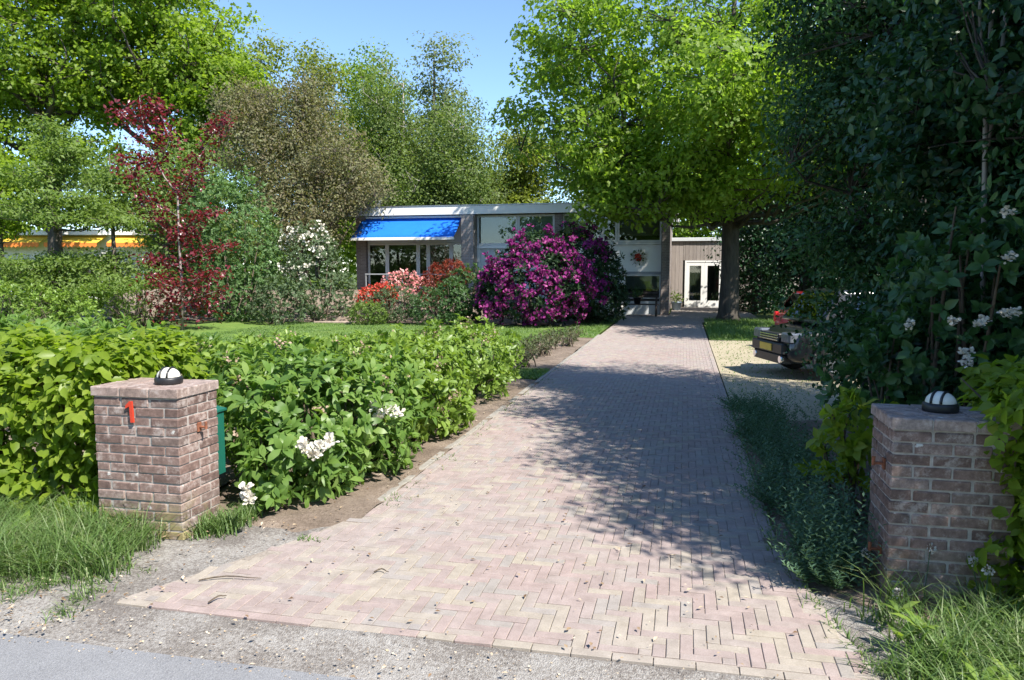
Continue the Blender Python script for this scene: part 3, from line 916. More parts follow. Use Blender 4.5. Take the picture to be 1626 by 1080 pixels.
# ------------------------------------------------------------------ the house
HY = 29.7
house = thing('house', 'low flat roofed house with white fascia and a blue awning', 'house', (0, 0, 0))
def hb(name, x0, x1, y0, y1, z0, z1, mat, parent=None, c=0):
    m = MB()
    if c: m.cbox(x0, x1, y0, y1, z0, z1, c)
    else: m.box(x0, x1, y0, y1, z0, z1)
    return m.build(name, mat, parent or house)
def window(x0, x1, z0, z1, y, parent, blind=None, fw=.07, bars=()):
    """a frame with its pane a little behind its face; blind = drop from the top"""
    m = MB()
    m.box(x0, x0+fw, y, y+.08, z0, z1).box(x1-fw, x1, y, y+.08, z0, z1)
    m.box(x0+fw, x1-fw, y+.003, y+.077, z0, z0+fw).box(x0+fw, x1-fw, y+.003, y+.077, z1-fw, z1)
    for bx in bars: m.box(bx-.02, bx+.02, y+.006, y+.07, z0+fw, z1-fw)
    f = m.build('window', M_FRAME, parent)
    MB().box(x0+fw, x1-fw, y+.036, y+.044, z0+fw, z1-fw).build('pane', M_GLASS, f)
    if blind:
        MB().box(x0+fw+.01, x1-fw-.01, y+.12, y+.125, z1-fw-(z1-z0)*blind, z1-.01).build('roller_blind', M_BLIND, f)
    return f
# shell
hb('side_wall', -13.35, -13.1, HY+.1, 38, -.2, 4.0, M_HBRICK)
hb('side_wall', -.86, -.60, HY+.3, 38, -.2, 4.0, M_HBRICK)
hb('rear_wall', -13.1, -.86, 37.8, 38, -.2, 4.0, M_HBRICK)
hb('room_back', -13.1, -8.45, 34.5, 34.6, .95, 3.98, M_INNER)
hb('room_back', -8.25, -.88, 33.5, 33.6, 0, 3.98, M_INNER)
hb('partition', -8.45, -8.25, HY+.1, 37.7, 0, 3.98, M_INNER)
hb('living_floor', -13.1, -8.46, HY+.02, 37.7, .80, .94, M_TIMBER_DARK)
# left bay: brick plinth, glazing, band above
hb('plinth', -13.1, -8.7, HY+.02, HY+.2, -.2, .93, M_HBRICK)
hb('brick_pier', -13.38, -12.95, HY-.16, HY+.09, .9, 3.93, M_HBRICK)
hb('lintel', -12.94, -8.72, HY+.0, HY+.16, 2.84, 3.9, M_GREYWHITE)
xs = [-12.93, -12.08, -10.72, -10.28, -9.30, -8.73]
for a, b in zip(xs[:-1], xs[1:]): window(a, b-.006, .96, 2.83, HY+.01, house, None, .075)
hb('ceiling', -13.1, -8.46, HY+.17, 34.4, 2.86, 2.96, M_INNER)
# the blue awning
aw = house
top_y, top_z, fr_y, fr_z, ax0, ax1 = HY-.02, 3.90, HY-1.22, 3.00, -13.12, -8.82
m = MB(); nseg = 14
for i in range(nseg+1):
    x = ax0 + (ax1-ax0)*i/nseg
    for k in range(5):
        t = k/4
        sag = -.05*math.sin(t*math.pi) - .008*math.sin(i*1.9)*math.sin(t*math.pi)
        m.v.append((x, top_y + (fr_y-top_y)*t, top_z + (fr_z-top_z)*t + sag))
for i in range(nseg):
    for k in range(4): m.f.append((i*5+k, i*5+k+1, i*5+k+6, i*5+k+5))
awning = m.build('awning', M_AWNING, house, True)
sol = awning.modifiers.new('thickness', 'SOLIDIFY'); sol.thickness = .004
MB().cbox(ax0-.03, ax1+.03, fr_y-.05, fr_y+.03, fr_z-.09, fr_z+.015, .012).build('front_bar', M_WHITE, awning)
MB().cbox(ax0-.03, ax1+.05, HY-.13, HY-.005, 3.84, 3.925, .01).build('awning_case', M_WHITE, awning)
for x in (ax0+.35, ax1-.35):
    m = MB(); m.tube([(x, HY-.06, 3.72), (x+.25, HY-.62, 3.22), (x, fr_y+.02, fr_z-.05)], .02, 8); m.build('awning_arm', M_WHITE, awning)
# brick pier between the bays
hb('brick_pier', -8.70, -8.20, HY-.55, HY+.1, .0, 3.915, M_PIER)
# middle bay
hb('lower_wall', -8.19, -5.02, HY+.02, HY+.2, -.2, 1.58, M_GREYWHITE)
hb('white_panel', -8.19, -5.02, HY+.03, HY+.2, 1.60, 2.58, M_GREYWHITE)
hb('window_sill', -8.19, -5.0, HY-.07, HY+.12, 2.59, 2.71, M_WHITE, None, .01)
hb('frame_post', -8.19, -8.07, HY-.03, HY+.12, 1.6, 2.585, M_WHITE)
window(-8.19, -6.52, 2.72, 3.92, HY, house, .93, .08)
window(-6.51, -5.02, 2.72, 3.92, HY, house, .95, .08)
hb('brick_pier', -5.01, -4.72, HY-.10, HY+.2, -.2, 3.92, M_HBRICK)
# right bay
window(-4.71, -3.16, 2.80, 3.92, HY, house, .62, .07)
window(-3.15, -2.56, 2.80, 3.92, HY-.01, house, None, .09)
window(-2.55, -.88, 2.80, 3.92, HY, house, .72, .07)
hb('window_sill', -4.70, -.88, HY-.06, HY+.12, 2.70, 2.79, M_FRAME, None, .01)
hb('white_panel', -4.70, -.88, HY+.02, HY+.2, 1.66, 2.69, M_WHITE)
hb('lintel', -4.70, -.88, HY-.02, HY+.15, 1.56, 1.65, M_RAIL)
hb('white_panel', -4.70, -2.44, HY+.02, HY+.2, -.2, 1.555, M_GREYWHITE)
hb('frame_post', -2.43, -2.30, HY-.02, HY+.14, -.1, 1.555, M_WHITE)
window(-2.29, -.88, .64, 1.555, HY, house, .55, .06)
hb('lower_wall', -2.29, -.88, HY+.02, HY+.2, -.2, .635, M_GREYWHITE)
hb('corner_pier', -.86, -.56, HY-.28, HY+.29, -.1, 3.92, M_HBRICK)
# roof
hb('fascia', -13.7, -.30, HY-.34, HY-.30, 3.95, 4.28, M_WHITE)
hb('fascia', -.34, -.30, HY-.295, 38.3, 3.95, 4.28, M_WHITE)
hb('fascia', -13.7, -13.66, HY-.295, 38.3, 3.95, 4.28, M_WHITE)
hb('soffit', -13.65, -.345, HY-.295, 38.3, 3.96, 4.0, M_GREYWHITE)
hb('roof', -13.65, -.345, HY-.295, 38.3, 4.02, 4.22, M_ROOF)
hb('roof_trim', -13.72, -.28, HY-.36, HY-.27, 4.285, 4.325, M_STEEL)
m = MB(); cx, cy = at(603, 35); m.tube([(cx, cy, 4.1), (cx, cy, 4.78)], .10, 12); m.tube([(cx,cy,4.80),(cx,cy,4.90)], .14, 12)
m.build('flue_pipe', M_STEEL, house)
# rail on the terrace
rail = thing('terrace_railing', 'thin grey metal railing along the terrace under the blue awning', 'railing', (-12.6, HY-1.0, .92))
for k in range(6):
    m = MB(); m.tube([(k*.78, 0, 0), (k*.78, 0, .62)], .018, 8); m.build('rail_post', M_RAIL, rail)
MB().cbox(-.03, 3.95, -.025, .025, .621, .66, .006).build('top_rail', M_RAIL, rail)
# wreath with red flowers on the white panel
wx, wz = -1.75, 2.22
t = thing('flower_basket', 'round wall basket of red flowers hanging on the white house wall', 'hanging basket', (wx, HY-.10, wz))
m = MB()
for k in range(20):
    a = k/20*2*math.pi; m.tube([(0,.05,0), (.40*math.cos(a)*(.6+.4*random.random()), .02, .40*math.sin(a)*(.6+.4*random.random()))], .006, 4)
m.build('twigs', M_STEM, t)
d = rand_dirs(16)*np.array([.085,.06,.085])
blossoms(t, d + np.array([0,-.04,0]), unit(d), 6, .06, 1.0, M_AZRED, 'flowers')
d = rand_dirs(50)*np.array([.24,.06,.24])
link('basket_leaves', leaf_mesh('basket_leaves', d, d+rng.normal(size=d.shape)*.1, rand_dirs(50), .10, .6, T_DIA, rng.random(50)), t, M_SHRUBGREEN)
# bench and planter in front of the low window
bx, by = -1.75, HY-1.1
t = thing('garden_bench', 'dark wooden garden bench in front of the low house window', 'bench', (bx, by, .01))
for k in range(4): MB().cbox(-.85, .85, -.22+k*.12, -.12+k*.12, .42, .455, .005).build('seat_slat', M_TIMBER_DARK, t)
for k in range(3): MB().cbox(-.85, .85, .27, .30, .55+k*.13, .64+k*.13, .005).build('back_slat', M_TIMBER_DARK, t)
for x in (-.75, .75):
    for y in (-.18, .26):
        MB().cbox(x-.035, x+.035, y-.03, y+.03, 0, .419 if y < 0 else .94, .005).build('leg', M_TIMBER_DARK, t) if y < 0 else MB().cbox(x-.034, x+.034, .302, .35, 0, .94, .005).build('leg', M_TIMBER_DARK, t)
    MB().cbox(x-.04, x+.04, -.24, .298, .62, .66, .006).build('armrest', M_TIMBER_DARK, t)
    MB().cbox(x-.03, x+.03, -.2, -.15, .46, .618, .004).build('arm_post', M_TIMBER_DARK, t)
def pot_plant(name, label, loc, r, h, mat, leafm, lh):
    t = thing(name, label, 'plant pot', loc)
    m = MB(); m.lathe([(0,0),(r*.72,0),(r,h*.9),(r*1.06,h*.9),(r*1.06,h),(r*.92,h),(r*.9,h*.9),(0,h*.88)], 18); m.build('pot', mat, t, True)
    n = 120; P = rng.normal(size=(n,3))*np.array([r*.7,r*.7,lh*.3]) + np.array([0,0,h+lh*.45])
    link('foliage', leaf_mesh('foliage', P, rand_dirs(n)+np.array([0,0,.3]), rand_dirs(n)+np.array([0,0,.6]), .11, .5, T_DIA, rng.random(n)), t, leafm)
M_POT = flat_mat('blue_grey_pot', (.22,.30,.38), .4)
pot_plant('plant_pot', 'black planter with dark leaves standing on the garden bench', (bx+.05, by+.02, .47), .15, .24, M_BLACK, M_SHRUBGREEN, .3)
px_, py_ = at(1074, 32.5)
pot_plant('plant_pot', 'blue grey pot with green plant beside the weathered plank wall', (px_, py_, .01), .22, .36, M_POT, M_LAYER, .4)

# ------------------------------------------------------------------ plank shed with white doors
SY = 36.2
shed = thing('shed', 'grey weathered plank annex with white double glass doors behind the oak', 'shed', (0, SY, 0))
x = -1.6; k = 0
dx0, dx1 = .02, 1.78
while x < 7.0:
    if x+.17 <= dx0 or x >= dx1: z0 = -.05
    else: z0 = 2.18
    if x < dx0 < x+.17: x1 = dx0
    else: x1 = x+.163
    MB().cbox(x, x1, -.03+random.uniform(0,.01), -.004, z0, 3.06, .004).build('plank', M_PLANK, shed)
    x = x1 + .007
MB().box(-1.62, dx0-.02, 0, 5, -.1, 3.05).build('wall', M_DARK, shed)
MB().box(dx1+.03, 7.05, 0, 5, -.1, 3.05).build('wall', M_DARK, shed)
MB().box(dx0-.019, dx1+.029, 0, 5, 2.19, 3.05).build('wall', M_DARK, shed)
MB().box(dx0-.3, dx1+.3, 4.6, 4.7, -.1, 2.18).build('back_wall', M_INNER, shed)
MB().cbox(-1.75, 7.2, -.12, 5.1, 3.07, 3.22, .01).build('roof_edge', M_GREYWHITE, shed)
m = MB(); m.box(dx0+.003, dx0+.07, -.05, .02, 0, 2.17).box(dx1-.07, dx1-.003, -.05, .02, 0, 2.17).box(dx0+.07, dx1-.07, -.048, .018, 2.09, 2.17)
m.box(dx0+.07, dx1-.07, -.046, .016, 0, .04)
m.build('door_frame', M_WHITE, shed)
M_CURTAIN = flat_mat('grey_curtain', (.30,.27,.26), .9, var=.2, scale=9)
mid = (dx0+dx1)/2
for a, b, hx in ((dx0+.074, mid-.002, mid-.06), (mid+.002, dx1-.074, mid+.06)):
    m = MB(); s = .14
    m.box(a, a+s, -.035, .01, .05, 2.08).box(b-s, b, -.035, .01, .05, 2.08).box(a+s, b-s, -.033, .008, .05, .32).box(a+s, b-s, -.033, .008, 1.93, 2.08)
    d = m.build('door', M_WHITE, shed)
    MB().box(a+s, b-s, -.015, -.008, .32, 1.93).build('pane', M_GLASS, d)
    m = MB(); nn = 22
    for i in range(nn+1):
        xx = a+.02 + (b-a-.04)*i/nn; yy = .10 + .03*math.sin(i*1.6)
        m.v += [(xx, yy, .1), (xx, yy, 2.05)]
    for i in range(nn): m.f.append((2*i, 2*i+2, 2*i+3, 2*i+1))
    m.build('curtain', M_CURTAIN, d, True)
    m = MB(); m.tube([(hx,-.04,1.0),(hx,-.075,1.0),(hx+(.09 if hx > mid else -.09),-.075,1.0)], .011, 8); m.build('handle', M_STEEL, d)

# ------------------------------------------------------------------ garden steps up the bank
sx, sy = at(532, 24.4)
steps = thing('garden_steps', 'brown brick garden steps climbing the bank beside the white flowering shrub', 'steps', (sx, sy, 0), R(3))
M_STEP = flat_mat('step_brick', (.32,.25,.20), .9, var=.25, scale=12, bmp=.01)
for k in range(7):
    MB().cbox(-.75, .75, k*.42, k*.42+.44, -.1, .06+k*.145, .012).build('step', M_STEP, steps)

# ------------------------------------------------------------------ neighbour's house behind the trees
nx, ny = at(60, 47)
nh = thing('neighbour_house', 'white neighbouring house with orange and yellow awnings behind the trees', 'house', (nx, ny, 0), YAW)
MB().box(-11, 8, .3, 9, -.2, 3.88).build('wall', M_WHITE, nh)
MB().cbox(-11.4, 8.4, -.3, 9.4, 3.89, 4.2, .02).build('fascia', M_WHITE, nh)
for k, (a, b) in enumerate(((-10.5,-4.6), (-4.2,.9), (1.2,4.4), (5.0,7.6))):
    m = MB(); n_ = int((b-a)/.25)
    awp = MB(); awp.prism([(0,0),(1,0),(1,1),(0,1)], 0, .01)
    q = MB(); q.add([(a,.25,3.85),(b,.25,3.85),(b,-1.0,3.40),(a,-1.0,3.40),(a,.25,3.82),(b,.25,3.82),(b,-1.0,3.37),(a,-1.0,3.37)], [(0,1,2,3),(7,6,5,4),(0,4,5,1),(1,5,6,2),(2,6,7,3),(3,7,4,0)])
    f = q.build('awning', M_YELLOW, nh)
    q = MB()
    for i in range(n_):
        x0 = a + (b-a)*i/n_; x1 = a + (b-a)*(i+1)/n_; xm = (x0+x1)/2
        q.add([(x0,-1.015,3.40),(x1,-1.015,3.40),(x1,-1.015,3.19),(xm,-1.015,3.1),(x0,-1.015,3.19),(x0,-1.005,3.40),(x1,-1.005,3.40),(x1,-1.005,3.19),(xm,-1.005,3.1),(x0,-1.005,3.19)],
              [(0,4,3,2,1),(5,6,7,8,9),(0,1,6,5),(1,2,7,6),(2,3,8,7),(3,4,9,8),(4,0,5,9)])
    q.build('valance', M_ORANGE, f)
    MB().box(a+.2, b-.2, .24, .295, .3, 2.6).build('window_surround', M_WHITE, nh)
    for i in range(3):
        x0 = a+.4 + (b-a-.8)*i/3
        f2 = MB().box(x0, x0+(b-a-.8)/3-.12, .20, .236, .5, 2.4).build('window', M_FRAME, nh)
        MB().box(x0+.06, x0+(b-a-.8)/3-.18, .185, .197, .56, 2.34).build('pane', M_GLASS, f2)

# ------------------------------------------------------------------ parked cars
def car(name, label, loc, rz, paint, L=4.0, W=1.62, hood=.86, belt=.90, top=1.38, nose=1.0, boxy=0.0, group=None):
    """front at local x = 0, tail at x = L"""
    t = thing(name, label, 'car', loc, rz, group)
    st = [(0,.60,.36,.50),(.03,.69,.28,.60),(.12,.75,.23,.72),(.30,.785,.22,hood-.09),(.70,.80,.21,hood-.03),(nose+.05,.81,.21,hood+.02),(1.6,.81,.21,belt),(2.6,.81,.21,belt),(L-.5,.81,.22,belt),(L-.12,.79,.25,belt-.02),(L-.02,.74,.30,belt-.10),(L,.66,.38,.55)]
    k = W/1.62
    V, F = [], []
    for x, w, zb, zt in st:
        w *= k; zm = zb + (zt-zb)*.62
        half = [(0,zb),(w*.86,zb),(w*.97,zb+.08),(w,zm*.8+zb*.2),(w,zm),(w*.975,zt-.05),(w*.90,zt-.005),(w*.5,zt+.018),(0,zt+.024)]
        ring = half + [(-y,z) for y, z in half[-2:0:-1]]
        V += [(x,y,z) for y, z in ring]
    n = 16
    for i in range(len(st)-1):
        for j in range(n): F.append((i*n+j, i*n+(j+1)%n, (i+1)*n+(j+1)%n, (i+1)*n+j))
    F.append(tuple(range(n-1,-1,-1))); F.append(tuple((len(st)-1)*n+j for j in range(n)))
    me = bpy.data.meshes.new('body'); me.from_pydata(V, [], F); me.polygons.foreach_set('use_smooth', [True]*len(F)); me.update()
    body = link('body', me, t, paint)
    s = body.modifiers.new('smooth', 'SUBSURF'); s.levels = s.render_levels = 2
    # cabin
    wb, wt = .745*k, .60*k
    xa, xb, xc, xd = nose, nose+.62-.3*boxy, L-.62+.3*boxy, L-.10
    m = MB()
    def cring(x, w, z): return [(x,-w,z),(x,w,z)]
    low = [(xa,-wb,belt-.03),(xa,wb,belt-.03),(xd,wb,belt-.03),(xd,-wb,belt-.03)]
    up = [(xb,-wt,top),(xb,wt,top),(xc,wt,top),(xc,-wt,top)]
    m.add(low+up, [(3,2,1,0),(4,5,6,7),(0,1,5,4),(1,2,6,5),(2,3,7,6),(3,0,4,7)])
    cab = m.build('cabin', paint, t)
    bv = cab.modifiers.new('soft_edges', 'BEVEL'); bv.width = .06; bv.segments = 3
    def pane_on(nm, q, u0, u1, v0, v1, off, mat=M_CARGLASS):
        a, b, c, d = [Vector(p) for p in q]         # a-b along the bottom, d-c along the top
        nrm = (b-a).cross(d-a).normalized()
        def pt(u, v): return (a.lerp(b,u)).lerp(d.lerp(c,u), v)
        ps = [pt(u0,v0),pt(u1,v0),pt(u1,v1),pt(u0,v1)]
        m = MB(); m.add([p+nrm*off for p in ps]+[p+nrm*(off-.004) for p in ps], [(0,1,2,3),(7,6,5,4),(0,4,5,1),(1,5,6,2),(2,6,7,3),(3,7,4,0)])
        return m.build(nm, mat, t)
    pane_on('windscreen', (low[1],low[0],up[0],up[1]), .07,.93,.10,.93, .006) if False else pane_on('windscreen', (low[0],low[1],up[1],up[0]), .07,.93,.10,.93, -.006)
    pane_on('rear_window', (low[2],low[3],up[3],up[2]), .10,.90,.22,.90, -.006)
    for q in ((low[1],low[2],up[2],up[1]),(low[3],low[0],up[0],up[3])):
        for u0, u1 in ((.12,.49),(.53,.88)): pane_on('side_window', q, u0,u1,.16,.88, -.006)
    # nose
    m = MB(); m.cbox(-.075, .10, -.60*k, .60*k, .40, .56, .02); m.build('bumper', M_BLACK, t)
    m = MB(); m.cbox(-.055, .12, -.56*k, .56*k, .24, .385, .02); m.build('front_apron', M_BLACK, t)
    g = MB(); g.cbox(-.03, .10, -.36*k, .36*k, .575, .70, .01); gr = g.build('grille', M_BLACK, t)
    for i in range(3): MB().cbox(-.045, -.031, -.35*k, .35*k, .588+i*.04, .604+i*.04, .003).build('grille_bar', M_CHROME, gr)
    for s in (-1, 1):
        m = MB(); y0, y1 = sorted((s*.40*k, s*.70*k))
        m.cbox(-.015, .22, y0, y1, .59, .735, .03); m.build('headlight', M_HEADLIGHT, t)
        m = MB(); m.lathe([(0,0),(.055,0),(.065,.02),(.065,.05)], 16, Matrix.Translation((-.065, s*.50*k, .31)) @ Matrix.Rotation(R(90),4,'Y') @ Matrix.Scale(1,4)); m.build('fog_lamp', M_CHROME, t)
        m = MB(); y0, y1 = sorted((s*.60*k, s*.73*k)); m.cbox(L-.10, L+.004, y0, y1, .58, belt-.04, .02); m.build('tail_lamp', M_TAIL, t)
        m = MB(); y0, y1 = sorted((s*.83*k, s*.99*k)); m.cbox(nose+.28, nose+.38, y0, y1, belt+.02, belt+.15, .03); m.build('wing_mirror', paint, t)
        for x in (.72, L-.78):
            M = Matrix.Translation((x, s*(.725*k), .31)) @ Matrix.Rotation(R(90)*s*-1, 4, 'X')
            w = MB(); w.lathe([(.19,-.09),(.28,-.10),(.312,-.07),(.315,0),(.312,.07),(.28,.10),(.19,.09)], 28, M); wheel = w.build('wheel', M_RUBBER, t, True)
            w = MB(); w.lathe([(.0,.075),(.05,.078),(.06,.06),(.17,.07),(.195,.088),(.197,.05)], 28, M)
            for a in range(5):
                A = Matrix.Rotation(a*2*math.pi/5, 4, 'Z'); w.box(.04,.185,-.02,.02,.066,.085, M @ A)
            w.build('rim', M_RIM, wheel)
            w = MB(); pts = [(x+.37*math.cos(a), s*.808*k, .31+.37*math.sin(a)) for a in np.linspace(-.15, math.pi+.15, 18)]
            w.tube(pts, .028, 6); w.build('wheel_arch', M_BLACK, t)
    MB().cbox(-.088, -.077, -.23, .23, .42, .53, .002).build('number_plate', M_PLATE, t)
    MB().cbox(L+.002, L+.012, -.23, .23, .45, .55, .002).build('number_plate', M_PLATE, t)
    MB().cbox(L-.1, L+.05, -.66*k, .66*k, .32, .50, .02).build('rear_bumper', M_BLACK, t)
    return t
car('parked_car', 'black car parked nose towards the drive behind the dark holly', (1.40, 12.95, .0), R(17), M_CARBLACK, nose=.46, hood=.86, belt=.90, top=1.40, boxy=.85, group='cars parked beside the drive')
c2 = car('parked_car', 'red car parked tail towards the drive beyond the black car', (6.02, 17.5, .0), R(187), M_CARRED, L=4.0, W=1.6, hood=.80, belt=.84, top=1.25, boxy=.8, group='cars parked beside the drive')

# ------------------------------------------------------------------ trees
def lobes_px(items, d, base):
    """(px, z, rx, ry, rz, w): lobe centres given by photo column, in metres about the base"""
    out = []
    for px, z, rx, ry, rz, w, dd in items:
        x, y = at(px, d + dd); out.append((x-base[0], y-base[1], z, rx, ry, rz, w))
    return out

# the oak beside the drive
ox, oy = at(1157, 25.5)
lb = [(-1.3,-1.0,8.2,4.2,4.0,2.5,3.2), (-4.6,-.6,6.8,3.0,3.0,2.3,2.4), (-5.2,-.6,9.4,1.9,1.9,1.5,.8), (-3.4,-1.8,9.0,2.6,2.6,1.8,1.4), (2.6,.4,8.0,3.0,2.8,2.2,1.4), (0,-2.8,5.7,3.6,2.6,1.6,1.8), (-3.4,-2.2,5.0,2.2,1.8,1.1,1.0), (-1.2,-2.8,4.5,1.6,1.5,.9,.5),
      (.2,.4,10.6,3.2,3.4,1.5,1.3), (-2.6,-2.2,3.9,.9,1.0,.55,.2), (3.4,-1.5,5.5,2.4,2.4,1.4,.8), (.2,-4.6,6.6,2.6,1.9,1.5,1.5), (2.8,-4.4,5.8,2.2,1.8,1.3,1.2), (-3.9,-2.2,4.3,1.5,1.4,.6,.35), (-3.2,-2.4,3.7,1.5,1.1,.5,.25), (-.8,-2.0,3.9,1.4,1.0,.6,.40), (1.6,-2.0,4.6,1.5,1.0,.6,.35)]
tree('oak_tree', 'big bright green oak standing at the right side of the drive near the house', (ox, oy), [(0,0,-.1,.52),(0,0,.25,.36),(.02,0,1.4,.31),(0,.02,3.2,.28),(-.1,0,4.6,.25),(-.15,0,6.8,.17),(-.1,0,9.5,.09),(0,0,12,.04)],
     lb, 30, 730, 84, (.82,.82,.40), .17, .66, T_LOBE, M_OAKLEAF, M_BARKDARK, limb_r=.30, shell=3.4, rise=.95, twig=.022, zatt=3.1)

# tall maples at the left
for k, (px, d, lab, lbs, nc) in enumerate((
    (92, 46, 'tall yellow green maple at the far left above the white neighbouring house', [(60,16,5.2,5,5,4,0),(-20,12,4.6,5,4,2.4,0),(150,13.5,4.0,4,3.6,2.4,0),(100,20,5,5,4,2.5,0),(20,8.6,3.4,3,2.2,1.2,-1),(150,8.4,2.6,3,1.6,.7,-1)], 560),
    (262, 46, 'tall yellow green maple with dark forking limbs rising behind the copper beech', [(270,15.5,4.8,5,4.8,4,0),(350,12.6,3.0,4,2.8,2,0),(225,19.5,5,5,4,2.6,0),(385,12.6,1.5,2.5,2.2,.9,0),(200,12.2,2.6,3,2.2,1.2,0),(330,9.6,2.4,3,1.7,1.0,0)], 520))):
    bx_, by_ = at(px, d)
    tree('maple_tree', lab, (bx_, by_), [(0,0,-.1,.5),(0,0,2,.42),(.1,0,5,.36),(0,0,8,.30),(.2,0,12,.20),(0,0,17,.08)], lobes_px(lbs, d, (bx_, by_)), 30, int(nc*.86), 84, (1.15,1.15,.55), .25, .75, T_LOBE, M_MAPLE, M_BARKDARK, group='tall maples on the left', limb_r=.8, rise=.75, twig=.048, shell=2.6)

# mixed trees beyond the house
def back(name, label, px, d, ztop, zlow, rpx, mat, nc, per, leaf, clump, cone=0.0, bark=M_BARK, up=.6, hang=0.0, tr=.2, shell=2.0, aspect=.6, group='trees beyond the house roof'):
    bx_, by_ = at(px, d)
    r = rpx*d/FOC
    ls = []
    nl = 4
    for i in range(nl):
        f = i/(nl-1)
        z = zlow + (ztop-zlow)*(.14 + .76*f)
        rr = r*((1-.72*f) if cone else (1-.45*abs(f-.4)))
        ls.append((rng.normal()*.18*r, rng.normal()*.2*r, z, rr, rr, (ztop-zlow)/nl*.8, rr*rr+.3))
    return tree(name, label, (bx_, by_), [(0,0,-.1,tr),(.05,0,ztop*.3,tr*.8),(-.05,0,ztop*.65,tr*.5),(0,0,ztop*.97,.02)], ls, 26, nc, per, clump, leaf, aspect, T_DIA, mat, bark, group=group, rise=.5, twig=.02, up=up, hang=hang, shell=shell)
back('poplar_tree', 'slim pale green tree with open top left of the round treetops', 505, 52, 15.6, 3, 62, M_POPLAR, 170, 84, .22, (1.3,1.3,1.0), 0)
back('poplar_tree', 'small pale green treetop between the maple and the bronze tree', 425, 50, 15.6, 5, 48, M_POPLAR, 120, 84, .22, (1.3,1.3,1.0), 0)
back('hornbeam_tree', 'broad yellow green tree standing left of the tall alder', 600, 55, 15.6, 3, 88, M_MAPLE, 360, 84, .21, (1.3,1.6,.9), 0)
back('alder_tree', 'tall grey green conical alder with visible trunk behind the house', 693, 50, 16.4, 4, 95, M_ALDER, 420, 62, .22, (1.6,1.6,.30), 1, M_BARKDARK, 1.1, 0, .26, 1.6)
back('birch_tree', 'weeping mid green birch directly left of the alder trunk', 645, 47, 13.6, 2.5, 62, M_BIRCH, 260, 90, .17, (1.1,1.1,1.2), 0, M_BARKPALE, .3, .5, .16)
back('birch_tree', 'pale soft green birch behind the middle of the house roof', 738, 46, 11.0, 2.5, 66, M_BIRCH, 260, 90, .17, (1.2,1.2,1.0), 0, M_BARKPALE, .3, .4, .16)
back('hornbeam_tree', 'low rounded yellow green tree just left of the oak crown', 830, 50, 10.0, 2.5, 72, M_POPLAR, 260, 75, .24, (1.5,1.5,.8), 0)
back('hornbeam_tree', 'dull pale green tree half hidden by the oak above the house', 945, 50, 10.2, 2.5, 85, M_ALDER, 230, 75, .24, (1.5,1.5,.8), 0)
back('hornbeam_tree', 'yellow green tree low behind the bronze tree and birch', 575, 48, 9.5, 2.5, 60, M_MAPLE, 220, 75, .24, (1.5,1.5,.8), 0)
back('lime_tree', 'green tree standing behind the oak trunk and the shed', 1090, 52, 12.0, 3.2, 110, M_OAKLEAF, 240, 70, .26, (1.6,1.6,.9), 0)
back('lime_tree', 'green tree to the right of the shed behind the dark holly', 1260, 50, 13.0, 1.0, 130, M_OAKLEAF, 300, 80, .28, (1.8,1.8,.9), 0)
back('lime_tree', 'tall tree far right behind the hollies and parked cars', 1480, 46, 14.0, 1.0, 170, M_OAKLEAF, 300, 80, .30, (2,2,.9), 0)
for k, (px, d, zt, rp) in enumerate(((-330, 50, 17, 190), (-150, 52, 15, 150), (1800, 40, 14, 200))):
    back('lime_tree', ('broad green tree left of the neighbouring house', 'green tree behind the left end of the neighbouring house', 'broad green tree far beyond the right gate pillar')[k], px, d, zt, 1.0, rp, M_MAPLE if k < 2 else M_OAKLEAF, 260, 70, .34, (2.2,2.2,1.1), 0)
# low wood behind everything
def wood(name, label, px0, px1, d, h, n, mat, leaf):
    f = rng.random(n)
    P = np.array([at(px0 + (px1-px0)*a, d + rng.normal()*2.0) for a in f])
    hh = h*(.75 + .25*np.sin(f*37) * np.cos(f*17+1))
    z = rng.random(n)**.75*hh
    P = np.concatenate([P, z[:,None]], 1)
    o = link(name, leaf_mesh(name, P, rand_dirs(n), rand_dirs(n)+np.array([0,0,.5]), leaf*(.6+.8*rng.random(n)), .65, T_DIA, rng.random(n)), None, mat)
    tag(o, label, 'wood', kind='stuff')
wood('far_wood', 'far green wood closing the view behind the gardens', -700, 2100, 66, 8.0, 60000, M_OAKLEAF, .5)
wood('undergrowth', 'green undergrowth between the neighbouring house and the bushes', -250, 560, 36, 1.7, 7000, M_LAYER, .22)

# bronze tree in the middle
bx_, by_ = at(480, 31)
tree('bronze_tree', 'big brownish bronze leaved tree left of the blue awning', (bx_, by_), [(0,0,-.1,.22),(.05,0,1.5,.18),(0,0,4,.12),(0,0,8,.03)],
     lobes_px([(455,6.6,2.3,2.2,2.4,3,0),(530,5.6,1.9,2,2.0,2.4,-.5),(400,7.6,1.4,1.5,1.8,1.3,0),(475,4.0,2.2,2,1.7,1.6,-1),(578,4.9,.95,1.1,.9,.8,-.5),(500,8.4,1.1,1.2,1.2,.7,0)], 31, (bx_,by_)), 34, 620, 70, (.6,.6,.5), .125, .5, T_DIA, M_BRONZE, M_BARK, rise=.9, twig=.014, shell=2.4, up=.5)
